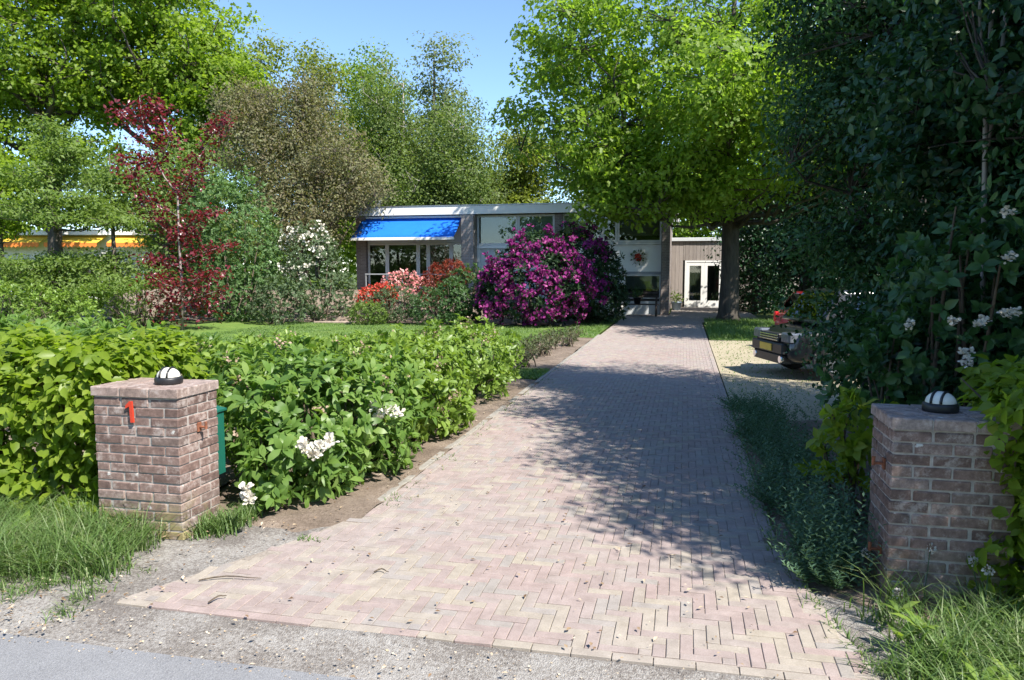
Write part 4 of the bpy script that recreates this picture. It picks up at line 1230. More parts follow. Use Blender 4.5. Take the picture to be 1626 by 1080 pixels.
# layered light green tree at the left
bx_, by_ = at(96, 20.5)
t_, C_ = tree('layered_tree', 'light green tree with flat layered branches at the left edge of the lawn', (bx_, by_), [(0,0,-.1,.11),(.03,0,1.5,.095),(-.03,0,3.2,.06),(0,0,5.3,.015)],
     [(.3,0,.8,1.6,1.5,.4,1.1),(.9,0,1.35,1.7,1.6,.3,1.3),(-.9,0,1.5,1.5,1.5,.3,1.0),(-.5,-.3,1.9,1.8,1.5,.26,1.2),(1.0,.1,3.05,1.3,1.3,.22,1.0),(-.5,.1,3.3,1.4,1.4,.25,1.0),(.6,0,3.5,1.3,1.2,.35,.9),(-.2,0,4.2,1.1,1.1,.4,.9),(.3,0,4.9,.7,.7,.4,.5),(0,0,5.4,.4,.4,.35,.25)],
     40, 360, 66, (.50,.50,.15), .105, .5, T_DIA, M_LAYER, M_BARKDARK, rise=.12, twig=.009, up=1.2, shell=2.0)
bx_, by_ = at(8, 23)
tree('young_maple', 'small yellow green tree at the left edge in front of the neighbouring house', (bx_, by_), [(0,0,-.1,.08),(0,0,2,.06),(0,0,4.6,.02)], [(0,0,4.2,1.2,1.1,.9,1),(.3,0,3.4,1.0,1.0,.6,.8),(-.6,0,4.6,.9,.9,.6,.5)], 14, 100, 70, (.6,.6,.35), .13, .65, T_DIA, M_MAPLE, M_BARK, rise=.6, twig=.01)
bx_, by_ = at(185, 26)
tree('young_maple', 'thin green tree just left of the copper beech', (bx_, by_), [(0,0,-.1,.10),(0,0,2,.08),(0,0,5.6,.02)], [(0,0,4.8,1.3,1.1,.9,1),(.4,0,3.8,1.2,1.0,.5,.8),(-.3,0,1.9,1.3,1.0,.5,.8)], 18, 150, 66, (.7,.7,.3), .12, .6, T_DIA, M_LAYER, M_BARK, rise=.5, twig=.01, up=.9)

for px, d, zt, rp, lab in ((268, 34, 6.6, 80, 'light green tree filling the gap behind the copper beech'), (330, 37, 7.2, 90, 'mid green tree behind the round bush and the copper beech')):
    back('garden_tree', lab, px, d, zt, .4, rp, M_BIRCH if px != 268 else M_LAYER, 230, 70, .16, (.9,.9,.45), 0, M_BARK, group='garden trees at the back of the lawn')
# copper beech: upright leader with separate sprays of dark red leaves
bx_, by_ = at(291, 21.5)
cb = thing('copper_beech', 'slender young copper beech with dark red leaves and pale open branches', 'tree', (bx_, by_, 0))
def cpt(px, py, dy=0.0):
    x, y = at(px, 21.5 + dy); return np.array([x-bx_, y-by_, EYE + (430-py)*(21.5+dy)/FOC])
M_BARKCB = bark_mat('beech_bark', (.20,.16,.15), (.36,.30,.28), 20)
m = MB(); lead = [cpt(288,520)*np.array([1,1,0])+np.array([0,0,-.05]), cpt(290,440), cpt(288,380), cpt(289,310), cpt(270,285), cpt(248,240), cpt(238,190), cpt(236,160)]
m.tube(lead, [.042,.036,.031,.026,.02,.015,.010,.005], 8); m.build('trunk', M_BARKCB, cb, True)
sprays, m = [], MB()
for path, w in (([(289,310),(325,255),(350,215),(368,192)],1.0), ([(289,330),(310,290),(330,268)],.5), ([(262,270),(280,225),(268,190)],.8), ([(248,240),(215,195),(200,180)],.7), ([(288,345),(240,315),(218,280),(205,250)],1.0), ([(288,385),(250,350),(232,325)],.8), ([(288,370),(325,345),(345,338)],.7),
                ([(289,420),(330,400),(372,388)],.8), ([(289,425),(255,415),(240,410)],.6), ([(290,450),(325,440),(350,432)],.9), ([(290,460),(260,450),(245,440)],.8), ([(290,480),(320,470),(345,462)],.9), ([(290,485),(262,480),(250,470)],.8), ([(290,500),(310,495),(330,490)],.6), ([(289,400),(300,375),(318,362)],.6), ([(238,200),(255,180),(270,172)],.5),([(262,275),(240,262),(232,248)],.6)):
    dy = rng.normal()*.6
    P = [cpt(*path[0])] + [cpt(a, b, dy*(i+1)/len(path)) for i, (a, b) in enumerate(path[1:])]
    m.tube(P, np.linspace(.015, .004, len(P)), 5)
    for i in range(len(P)-1):
        for f in np.linspace(.25 if i == 0 else 0, 1, 5): sprays.append((P[i]*(1-f)+P[i+1]*f, w))
for f in np.linspace(.12,.98,26):
    k = f*(len(lead)-1); i = int(k); sprays.append((lead[i]*(1-k+i)+lead[min(i+1,7)]*(k-i)+rng.normal(size=3)*.12, .5))
tag(m.build('branches', M_BARKCB, cb, True), kind='stuff')
Cs = np.array([s[0] for s in sprays]); Ws = np.array([s[1] for s in sprays])
per = 27; own = np.repeat(np.arange(len(Cs)), per); n = len(own)
low = np.clip((2.2-Cs[:,2])/2, 0, 1)[own][:,None]
P = Cs[own] + rng.normal(size=(n,3))*np.array([.19,.19,.10])*(1+1.1*low)
keep = (rng.random(n) < .35 + .6*Ws[own]) & (P[:,2] > .1)
P = P[keep]; n = len(P)
N = unit(rng.normal(size=(n,3))*.6 + np.array([0,0,.9]))
tint = np.clip(.5*rng.random(len(Cs))[own][keep] + .5*rng.random(n), 0, .99)
link('crown', leaf_mesh('crown', P, np.cross(N, rand_dirs(n)), N, .11*(.7+.6*rng.random(n)), .66, T_LEAF, tint), cb, M_COPPER)

# ------------------------------------------------------------------ dark evergreens right of the drive
for k, (x, y, lab, lbs, nc) in enumerate((
    (3.15, 9.2, 'dark holly tree nearest the parked black car', [(0,0,2.5,1.7,1.8,1.6,2.2),(-.1,0,4.2,1.9,1.9,1.6,2.4),(.1,.1,6.0,1.7,1.8,1.3,1.6),(-.55,-.6,1.2,.9,1.2,.85,.9),(-1.30,-.3,1.98,.8,.9,.42,.6),(-1.1,-.4,.95,.72,.9,.62,.9),(-1.0,.3,4.9,1.1,1.4,1.3,.9),(-1.25,.2,5.6,1.1,1.2,1.2,1.1),(-1.35,-.1,4.4,1.0,1.1,1.1,1.1),(-1.35,-.2,3.2,.85,1.0,.8,.8)], 820),
    (3.3, 6.8, 'dark holly tree in the middle of the evergreen row', [(0,0,1.6,1.5,1.6,1.3,1.8),(-.2,0,3.4,1.65,1.7,1.6,2.4),(0,0,5.2,1.5,1.6,1.3,1.5),(-1.0,-.2,1.0,.9,1.2,.8,.9),(-.9,.2,3.0,1.0,1.2,1.1,.8)], 760),
    (3.6, 4.7, 'dark holly tree nearest the shaded gate pillar', [(-.2,.3,2.5,1.45,1.3,1.3,2.2),(-.2,0,4.3,1.5,1.6,1.4,2),(.1,.4,1.2,1.3,1.1,1.0,1.2)], 500),
    (4.0, 3.0, 'dark holly tree overhanging the verge to the right of the shaded pillar', [(-.2,0,4.2,1.1,.65,1.2,1),(-.1,.25,3.0,.8,.5,.8,.5)], 170))):
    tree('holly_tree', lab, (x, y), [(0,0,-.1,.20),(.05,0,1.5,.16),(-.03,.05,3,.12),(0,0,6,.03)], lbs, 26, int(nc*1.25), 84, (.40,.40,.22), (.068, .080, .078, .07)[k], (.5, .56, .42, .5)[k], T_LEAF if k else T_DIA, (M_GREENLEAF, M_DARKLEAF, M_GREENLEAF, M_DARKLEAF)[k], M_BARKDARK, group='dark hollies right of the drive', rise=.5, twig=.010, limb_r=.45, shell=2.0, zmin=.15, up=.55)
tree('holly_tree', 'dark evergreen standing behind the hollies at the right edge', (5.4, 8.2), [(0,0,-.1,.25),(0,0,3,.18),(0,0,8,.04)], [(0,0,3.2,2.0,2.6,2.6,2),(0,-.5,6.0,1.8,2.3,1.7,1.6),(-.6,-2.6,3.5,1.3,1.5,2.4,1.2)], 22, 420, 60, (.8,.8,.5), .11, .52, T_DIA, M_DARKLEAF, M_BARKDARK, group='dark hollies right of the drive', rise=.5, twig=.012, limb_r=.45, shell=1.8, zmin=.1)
tree('evergreen_tree', 'tall dark tree hidden behind the hollies, added to shade the far drive', (5.0, 18.2), [(0,0,-.1,.2),(0,0,3,.16),(0,0,8,.03)], [(0,0,6.6,1.7,2.0,1.5,1),(-.5,.8,5.6,1.2,1.4,.9,.6)], 14, 210, 60, (.7,.7,.45), .13, .55, T_DIA, M_DARKLEAF, M_BARKDARK, group='evergreens behind the parked cars', twig=.014)  # unseen tree, added so that its high crown shades the far drive
for px, d, zt, lab in ((1200, 31, 5.2, 'dark green shrub tree behind the red car and the oak trunk'), (1275, 27, 6.6, 'dark green tree above the parked red car'), (1390, 24, 7.0, 'dark green tree behind the parked cars at the right')):
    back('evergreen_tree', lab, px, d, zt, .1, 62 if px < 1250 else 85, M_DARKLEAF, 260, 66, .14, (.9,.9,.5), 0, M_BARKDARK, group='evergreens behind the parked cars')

# ------------------------------------------------------------------ shrubs in the middle distance
def S(px, d): return at(px, d)
GB = 'garden shrubs before the house'
t_, C_, A_ = shrub('round_bush', 'dense rounded mid green bush right of the copper beech', S(372,25.5), [(0,0,2.6,1.5,1.4,2.3),(.3,0,1.2,1.6,1.4,1.3),(-.5,0,3.6,1.0,1.0,1.2),(.9,-.3,2.4,.9,.9,1.4)], 2600, 9, .115, .5, T_DIA, M_ROUND, M_STEM, lo=.8)
t_, C_, A_ = shrub('flowering_shrub', 'tall green shrub with clusters of white blossom beside the garden steps', S(503,25.2), [(0,0,1.4,1.1,1.0,1.35),(-.25,0,2.3,.85,.85,1.0),(.5,0,.9,.85,.85,.9)], 1500, 8, .09, .5, T_DIA, M_GREYGREEN, M_STEM)
fr = (A_[:,1] < .35) & (C_[:,2] > .9)
sel = np.where(fr)[0]; side = C_[sel,0] < .45
sel = sel[side & ((np.sin(C_[sel,0]*4)+np.sin(C_[sel,2]*5)) > .0)][:95]
blossoms(t_, C_[sel]+A_[sel]*.05, A_[sel], 7, .075, 1.0, M_PETALWHITE)
shrub('garden_shrub', 'low grey green shrub left of the white flowering shrub', S(448,24), [(0,0,.7,.85,.8,.85),(-.5,0,.5,.6,.6,.6)], 700, 8, .09, .5, T_DIA, M_GREYGREEN, M_STEM, group=GB)
shrub('garden_shrub', 'loose yellow green shrub below the left side of the copper beech', S(228,23), [(0,0,.6,1.1,.8,.7),(-.8,0,.8,.8,.7,.8),(.6,0,.4,.7,.6,.5)], 700, 7, .10, .32, T_DIA, M_LAYER, M_STEM, group=GB, n_stem=60)
shrub('garden_shrub', 'leafy green shrub under the layered tree at the left edge', S(30,18.5), [(0,0,.7,1.2,.9,.75),(1.2,0,.6,1.0,.8,.65),(-1.2,0,.8,1.2,.9,.8)], 1100, 8, .085, .55, T_DIA, M_HYDR, M_STEM, group=GB)
shrub('garden_shrub', 'dark shrub in deep shade between the copper beech and the round bush', S(345,27.5), [(0,0,.9,1.3,.9,1.1)], 500, 8, .11, .5, T_DIA, M_SHRUBGREEN, M_STEM, group=GB)
# azaleas and their neighbours
t_, C_, A_ = shrub('red_azalea', 'low azalea covered in orange red flowers at the top of the steps', S(597,25.2), [(0,0,.75,.62,.5,.42),(.3,-.1,.95,.4,.4,.3)], 420, 7, .06, .5, T_DIA, M_SHRUBGREEN, M_STEM, group='azaleas')
sel = np.where(A_[:,2] > -.1)[0]; blossoms(t_, C_[sel]+A_[sel]*.04, A_[sel], 5, .062, 1.0, M_AZRED)
t_, C_, A_ = shrub('pink_azalea', 'azalea covered in pale salmon pink flowers in front of the railing', S(645,26.2), [(0,0,1.12,.66,.5,.52),(-.4,0,1.2,.4,.4,.40),(.5,0,.95,.55,.5,.45)], 420, 7, .06, .5, T_DIA, M_SHRUBGREEN, M_STEM, group='azaleas')
sel = np.where(A_[:,2] > .05)[0]; blossoms(t_, C_[sel]+A_[sel]*.04, A_[sel], 5, .07, 1.0, M_PINK)
t_, C_, A_ = shrub('red_maple_bush', 'feathery red leaved maple bush left of the purple rhododendron', S(706,25.0), [(0,0,1.35,.72,.6,.62),(.35,0,1.55,.55,.5,.45),(-.35,0,.95,.5,.5,.5)], 950, 7, .085, .28, T_DIA, M_REDMAPLE, M_STEM)
shrub('garden_shrub', 'grey green shrub below the salmon pink azalea', S(632,24.4), [(0,0,.62,.75,.6,.62),(-.5,0,.5,.55,.5,.5)], 700, 8, .075, .4, T_DIA, M_GREYGREEN, M_STEM, group=GB)
shrub('garden_shrub', 'bright green shrub at the foot of the red azalea', S(583,23.8), [(0,0,.35,.62,.5,.36)], 330, 8, .075, .5, T_DIA, M_LAYER, M_STEM, group=GB)
shrub('garden_shrub', 'mid green shrub under the red leaved maple bush', S(690,23.6), [(0,0,.55,.85,.6,.6),(.55,0,.7,.6,.6,.7)], 800, 8, .08, .5, T_DIA, M_SHRUBGREEN, M_STEM, group=GB)
shrub('garden_shrub', 'dark green shrub close to the left flank of the purple rhododendron', S(742,24.2), [(0,0,.9,.7,.6,.95)], 650, 8, .09, .5, T_DIA, M_SHRUBGREEN, M_STEM, group=GB)
# purple rhododendrons
t_, C_, A_ = shrub('purple_rhododendron', 'tall rhododendron thick with purple flowers beside the lawn', S(848,23.2), [(0,0,.95,1.65,1.2,1.0),(-.15,0,1.6,1.35,1.05,.9),(.0,.1,2.3,.85,.7,.62),(.8,0,1.45,1.0,.9,1.15),(-.9,.1,1.2,.75,.8,.8)], 3000, 7, .125, .34, T_DIA, M_RHODODARK, M_STEM, group='purple rhododendrons', zmin=.15, lo=.45)
sel = np.where((A_[:,1] < .45) & (rng.random(len(C_)) < .72) & (np.sin(C_[:,0]*5+C_[:,2]*4)+np.sin(C_[:,2]*6-C_[:,0]*3+1) > -.8))[0]
blossoms(t_, C_[sel]+A_[sel]*.07, A_[sel], 8, .085, 1.0, M_PURPLE)
t_, C_, A_ = shrub('purple_rhododendron', 'dark leaved rhododendron with only a few purple flowers near the drive', S(932,24.6), [(0,0,1.1,1.15,1.0,1.1),(-.3,0,2.1,.95,.9,1.0),(.35,0,1.7,.8,.8,.9),(.55,-.2,.7,.8,.7,.7)], 2300, 7, .14, .34, T_DIA, M_RHODODARK, M_STEM, group='purple rhododendrons', zmin=.1, lo=.5)
sel = np.where((A_[:,1] < .3) & (C_[:,2] > .45) & (C_[:,0] < .75) & (rng.random(len(C_)) < .55) & (np.sin(C_[:,2]*5+C_[:,0]*4) > -.45))[0]
blossoms(t_, C_[sel]+A_[sel]*.07, A_[sel], 8, .085, 1.0, M_PURPLE)

# ------------------------------------------------------------------ near hedges and bushes
def hedge(name, label, x0, x1, y0, y1, h, n_tip, per, leaf, mat, n_obj, group=None, ends=(1, 1)):
    t = thing(name, label, 'hedge', ((x0+x1)/2, (y0+y1)/2, 0), 0, group)
    W, D = x1-x0, y1-y0
    ar = np.array([W*h, W*h, W*D, D*h*ends[0], D*h*ends[1]]); pick = rng.choice(5, n_tip, p=ar/ar.sum())
    a, b = rng.random(n_tip)-.5, rng.random(n_tip)
    dep = np.abs(rng.normal(size=n_tip))*.10 - .05
    C = np.zeros((n_tip,3)); A = np.zeros((n_tip,3))
    for f in range(5):
        s = pick == f
        if f < 2:
            sg = -1 if f == 0 else 1
            C[s] = np.stack([a[s]*W, sg*(D/2-dep[s]), .04+b[s]*h], 1); A[s] = (0, sg, .15)
        elif f == 2:
            C[s] = np.stack([a[s]*W, (b[s]-.5)*D, h-dep[s]], 1); A[s] = (0, -.15, 1)
        else:
            sg = -1 if f == 3 else 1
            C[s] = np.stack([sg*(W/2-dep[s]), a[s]*D, .04+b[s]*h], 1); A[s] = (sg, 0, .15)
    # rounded, lumpy face
    lump = .09*np.sin(C[:,0]*4.3+C[:,2]*3.1)*np.cos(C[:,2]*5.3+C[:,1]*3+C[:,0]*1.7) + .05*np.sin(C[:,0]*11+C[:,2]*9)
    C += A*lump[:,None]
    C[:,2] = np.maximum(C[:,2], .03)
    C[:,1] -= np.sign(A[:,1])*np.clip((C[:,2]-h*.85)/h, 0, 1)*.5
    A = unit(A + rng.normal(size=A.shape)*.45)
    own = np.repeat(np.arange(n_tip), per); n = len(own)
    # leaves hang flat along short shoots, tips down
    sh = unit(A + np.array([0,0,-.25]) + rng.normal(size=A.shape)*.4)
    k = np.tile(np.arange(per), n_tip)
    sidev = unit(np.cross(sh, np.array([0,0,1.]) + .3*rng.normal(size=sh.shape)))
    P = C[own] + sh[own]*((k-per/2)*.030)[:,None]
    U = sh[own]*.55 + sidev[own]*np.where(k % 2 == 0, 1, -1)[:,None]*.8 + np.array([0,0,-.30]) + rng.normal(size=(n,3))*.22
    N = A[own]*.75 + np.array([0,0,.65]) + rng.normal(size=(n,3))*.30
    sz = leaf*(.45+.85*rng.random(n))
    tint = np.clip(.5*rng.random(n_tip)[own] + .5*rng.random(n), 0, .999)
    eye = np.array([-t.location.x, -t.location.y, EYE])
    face = (unit(eye-P)*A[own]).sum(1)
    score = np.linalg.norm(P-eye, axis=1) - .5*face + 3*(face < .25) + 1.4*dep[own] + .35*rng.random(n)
    idx = np.argsort(score)[:n_obj]; rest = np.ones(n, bool); rest[idx] = False
    leaf_objects(t, P, U, N, sz, .66, T_LEAF, tint, mat, idx)
    tag(link('foliage', leaf_mesh('foliage', P[rest], U[rest], N[rest], sz[rest], .66, T_LEAF, tint[rest]), t, mat), kind='stuff')
    m = MB()
    for i in range(int(W*9)):
        x = (random.random()-.5)*W*.95; y = random.uniform(-.15,.15)
        p = [(x,y,-.03),(x+random.gauss(0,.05),y+random.gauss(0,.05),h*.35),(x+random.gauss(0,.12),y+random.gauss(0,.12),h*.7),(x+random.gauss(0,.2),y+random.gauss(0,.15),h*.97)]
        m.tube(p, [.016,.013,.009,.004], 5)
    tag(m.build('stems', M_STEM, t, True), kind='stuff')
    return t
hedge('beech_hedge', 'bright yellow green beech hedge beside the pillar with the red number', -7.4, -3.72, 4.20, 5.15, 1.11, 3400, 6, .088, M_BEECH, 300, 'beech hedges along the road', (0, 1))
hedge('beech_hedge', 'bright green beech hedge at the right edge behind the shaded pillar', 1.60, 5.2, 3.93, 4.75, 1.16, 2600, 6, .085, M_BEECH, 300, 'beech hedges along the road', (1, 0))
BG = 'bushes along the left of the drive'
def bush(name, label, x, y, lumps, n_tip, per, leaf, aspect, mat, n_obj, spread=.95, **kw):
    return shrub(name, label, (x, y), lumps, n_tip, per, leaf, aspect, T_LONG if aspect < .5 else T_LEAF, mat, M_STEM, 'bush', BG, spread, n_obj=n_obj, n_stem=30, **kw)
t1, C1, A1 = bush('rhododendron_bush', 'near leafy rhododendron with a few white flowers just behind the sunlit pillar', -2.92, 5.75, [(0,0,.48,.68,.8,.50),(.12,.6,.5,.55,.6,.46),(-.35,-.1,.6,.6,.8,.46),(.10,-.62,.32,.46,.42,.34),(.28,.1,.28,.42,.6,.30)], 1250, 8, .105, .42, M_RHODO, 300, lo=.6)
bush('rhododendron_bush', 'low rhododendron with large leaves growing against the foot of the sunlit pillar', -2.80, 4.86, [(0,0,.20,.26,.28,.24),(-.12,.16,.3,.28,.28,.3),(.15,.3,.16,.24,.3,.2)], 210, 8, .10, .42, M_RHODO, 120, lo=.5)
t2, C2, A2 = bush('hydrangea_bush', 'fresh green hydrangea in the middle of the bed along the drive', -2.82, 7.45, [(0,0,.5,.64,.85,.46),(.25,0,.26,.42,.7,.28),(.1,-.6,.46,.5,.5,.44),(-.2,.5,.55,.6,.6,.45)], 1150, 8, .085, .6, M_HYDR, 200, lo=.62)
t3, C3, A3 = bush('hydrangea_bush', 'farthest fresh green hydrangea at the end of the bed along the drive', -2.92, 9.75, [(.22,0,.26,.45,.8,.28),(0,0,.52,.66,.95,.48),(.08,.75,.48,.58,.6,.46),(-.2,-.6,.5,.6,.6,.45)], 1250, 8, .08, .55, M_HYDR, 150, lo=.62)
t4, C4, A4 = bush('hydrangea_bush', 'broad hydrangea with faded pink flower heads behind the near rhododendron', -4.5, 6.75, [(0,0,.46,.95,.95,.48),(-.7,.3,.46,.7,.8,.46),(.5,.6,.44,.7,.7,.44)], 1500, 8, .085, .6, M_HYDR, 100, lo=.66)
t5, C5, A5 = bush('hydrangea_bush', 'broad leafy hydrangea at the back of the bed beside the lawn', -4.6, 9.2, [(0,0,.38,1.0,1.1,.42),(-.9,.3,.38,.8,.9,.42),(.7,.6,.42,.7,.8,.42),(0,1.2,.34,1.0,.6,.38)], 1700, 8, .085, .55, M_HYDR, 0, lo=.66)
t6, C6, A6 = bush('rhododendron_bush', 'rhododendron with long pointed leaves rising above the beech hedge at the left', -6.9, 7.6, [(0,0,.5,1.3,1.1,.54),(1.1,0,.42,.9,.9,.47),(-1.5,.2,.5,1.2,1.0,.56),(.6,1.1,.36,1.2,.8,.42)], 1500, 9, .15, .28, M_RHODO, 0, lo=.7, spread=.8)
# white blooms: each head stands out singly
def bloom(parent, p, a, r, mat=M_PETALWHITE, name='flower_head', n=16, s=.055, asp=.85):
    n1 = n; c = np.repeat(np.array([p]), n1, 0) + rand_dirs(n1)*r*np.array([1,1,.8])*(.55+.45*rng.random(n1))[:,None]
    o = blossoms(parent, c, np.repeat(np.array([a]), n1, 0), 5, s, asp, mat, name, .9)
    return o
def wp(t, px, py, d):
    x, y = at(px, d); return np.array([x - t.location.x, y - t.location.y, EYE + (430-py)*d/FOC])
for px, py, d in ((487,722,5.28),(508,715,5.3),(520,705,5.35),(478,712,5.3),(498,730,5.25)): bloom(t1, wp(t1,px,py,d-.10), (0,-.6,.8), .036, n=7, s=.036)
for px, py, d in ((592,648,6.05),(612,655,6.0),(630,662,5.95),(600,668,6.0)): bloom(t1, wp(t1,px,py,d-.12), (0,-.6,.8), .04, n=7, s=.036, mat=M_PETALWHITE)
for px, py, d in ((380,785,4.75),(388,800,4.72)): bloom(t1, wp(t1,px,py,d-.03), (0,-.6,.8), .03, n=6, s=.034)
for t_, C_, A_, k in ((t4,C4,A4,46),(t2,C2,A2,14),(t3,C3,A3,16),(t5,C5,A5,40),(t1,C1,A1,10)):
    s = np.where((A_[:,2] > .1) & (A_[:,1] < .6))[0]
    s = rng.choice(s, min(k, len(s)), replace=False)
    c = np.repeat(C_[s]+A_[s]*.05, 14, 0) + rng.normal(size=(14*len(s),3))*.032
    a = np.repeat(A_[s], 14, 0)
    o = blossoms(t_, c, a, 2, .026, 1.0, M_FADED, 'faded_flowers', .4); tag(o, kind='stuff')

# viburnum with white flower plates, right
x, y = at(1560, 5.05)
tv, Cv, Av = shrub('viburnum_bush', 'viburnum with flat white flower heads in front of the dark hollies', (x, y), [(0,.1,1.55,.55,.5,.62),(.35,.2,1.0,.6,.5,.7),(-.25,.15,1.1,.42,.4,.5),(-.5,.4,.85,.42,.4,.36)], 620, 7, .085, .62, T_LEAF, M_VIB, M_STEM, n_obj=60, lo=.5, n_stem=26)
for px, py, d in ((1592,340,4.62),(1597,408,4.6),(1610,497,4.55),(1556,517,4.6),(1562,510,4.7),(1515,512,4.72),(1600,500,4.6),(1445,515,5.0),(1540,560,4.55),(1538,575,4.5)):
    bloom(tv, wp(tv,px,py,d), (0,-.3,.9), .034, n=12, s=.018, asp=1.0)
x, y = at(1552, 5.6)
t = thing('bare_stems', 'two thin bare pale stems standing upright against the dark hollies', 'dead tree', (x, y, 0))
for pts, r in (([(0,0,-.05),(.03,0,1.6),(-.02,0,2.9),(.0,.02,4.1)], .022), ([(.01,0,2.6),(.07,.02,3.2),(.10,.03,3.9)], .015), ([(-.02,0,3.0),(-.09,0,3.5),(-.10,0,3.75)], .012)):
    m = MB(); m.tube(pts, [r, r*.9, r*.75, r*.6][:len(pts)], 7); m.build('stem', M_BARKPALE, t, True)
x, y = at(1372, 4.95)
shrub('beech_sapling', 'light green leafy sapling beside the left flank of the shaded pillar', (x, y), [(0,0,.62,.20,.22,.30),(-.12,.1,.45,.16,.2,.25)], 70, 7, .085, .62, T_LEAF, M_BEECH, M_STEM, n_obj=90, lo=.3, n_stem=10)

# roses in the far bed
for k in range(9):
    y = 12.9 + k*.66
    sx_ = -2.75 + random.uniform(-.22,.22)
    shrub('rose_bush', ['first', 'second', 'third', 'fourth', 'fifth', 'sixth', 'seventh', 'eighth', 'last'][k] + ' rose bush beyond the hydrangeas in the narrow bed along the drive', (sx_, y), [(0,0,.20,.26,.28,.20)], 80, 6, .05, .55, T_DIA, M_ROSE, M_STEM, 'bush', 'rose bushes in the narrow bed', lo=.3, n_stem=12)

# ------------------------------------------------------------------ herbs, grass, litter
# grey green herbs along the right edge of the drive
n = 620
yy = 4.15 + rng.random(n)**1.25*5.6
xx = .66 + .06*np.sin(yy*3) + np.abs(rng.normal(size=n))*.30*np.clip(1.2-(yy-4.5)*.10, .4, 1.2)
xx = np.where((yy < 4.62) & (xx > .97), .66 + rng.random(n)*.3, xx)
hh = (.14 + .40*rng.random(n))*np.clip(1.15-(yy-4.5)*.12, .45, 1.1)*np.clip(.75+ (xx-.7)*1.2, .6, 1.35)
lean = rng.normal(size=(n,2))*.10 + np.array([-.05,-.03])
own = np.repeat(np.arange(n), 26); m_ = len(own); f = np.tile(np.linspace(.08,1,26), n)
P = np.stack([xx[own]+lean[own,0]*f*1.2, yy[own]+lean[own,1]*f*1.2, hh[own]*f], 1)
a = np.tile(np.arange(26)*2.4, n) + rng.random(n)[own]*6
U = np.stack([np.cos(a), np.sin(a), .45+.3*rng.random(m_)], 1); N = np.stack([-np.cos(a)*.5, -np.sin(a)*.5, np.ones(m_)], 1)
o = link('herb_plants', leaf_mesh('herb_plants', P, U, N, (.052*(1.15-.55*f))*(.7+.6*rng.random(m_)), .34, T_DIA, np.clip(.5*rng.random(n)[own]+.5*rng.random(m_),0,.99)), None, M_HERB)
tag(o, 'grey green upright herbs spilling onto the right edge of the drive', 'herbs', kind='stuff')

def grass_patch(name, label, P, h, w, lean, tintb=0.0):
    n = len(P)
    o = link(name, grass_mesh(name, P, h, lean, w, np.clip(.85*rng.random(n)**1.3 + tintb, 0, .99)), None, M_GRASS)
    return tag(o, label, 'grass', kind='stuff')
def tufts(x0, x1, y0, y1, nt, per, r, hmin, hmax, ok=None):
    c = np.stack([x0+(x1-x0)*rng.random(nt), y0+(y1-y0)*rng.random(nt)], 1)
    if ok is not None: c = c[ok(c[:,0], c[:,1])]
    nt = len(c)
    own = np.repeat(np.arange(nt), per)
    P = np.concatenate([c[own] + rng.normal(size=(len(own),2))*r, np.full((len(own),1), -.01)], 1)
    th = (hmin + (hmax-hmin)*rng.random(nt))[own]
    return P, th*(.55+.55*rng.random(len(own)))
edge_l = lambda x, y: (y > 3.26 + .30*np.clip((x+3.9)/1.1, 0, 1)**2 + .05*np.sin(x*7)) & ~((x > -3.22) & (y > 3.80))
P, h = tufts(-6.4, -3.05, 3.22, 4.15, 250, 60, .07, .20, .42, edge_l)
grass_patch('tall_grass', 'tall uncut grass at the foot of the sunlit brick pillar and beech hedge', P, h, .005+.0035*rng.random(len(P)), .5+.7*rng.random(len(P)), .1)
P, h = tufts(-6.2, -2.95, 3.0, 3.7, 110, 22, .035, .03, .12)
grass_patch('sparse_grass', 'thin short grass straggling over the gravelly verge at the left', P, h, .0045+.003*rng.random(len(P)), .6+.8*rng.random(len(P)), .1)
P, h = tufts(.82, 2.6, 2.85, 3.6, 80, 22, .03, .03, .12)
grass_patch('sparse_grass', 'thin short grass straggling over the verge before the shaded pillar', P, h, .0045+.003*rng.random(len(P)), .6+.8*rng.random(len(P)), .1)
P, h = tufts(-2.1, -1.25, 4.3, 9.5, 90, 14, .02, .012, .035)
grass_patch('joint_weeds', 'tiny weeds between the pavers near the planted left side', P, h, .005+.003*rng.random(len(P)), .6+.9*rng.random(len(P)))
P, h = tufts(-3.03, -2.86, 4.16, 4.62, 13, 60, .045, .10, .22)
grass_patch('grass_tuft', 'soft grass tuft against the right side of the sunlit pillar', P, h, .006+.003*rng.random(len(P)), .4+.6*rng.random(len(P)))
edge_r = lambda x, y: x > .93 + .10*np.sin(y*5) - .18*np.clip((3.9-y), 0, 1)*0 + .25*np.clip(3.4-y, 0, 1)
P, h = tufts(.9, 4.4, 2.92, 4.05, 250, 60, .06, .16, .36, edge_r)
grass_patch('tall_grass', 'tall uncut grass in front of the shaded brick pillar and right hedge', P, h, .0065+.004*rng.random(len(P)), .5+.6*rng.random(len(P)), .05)
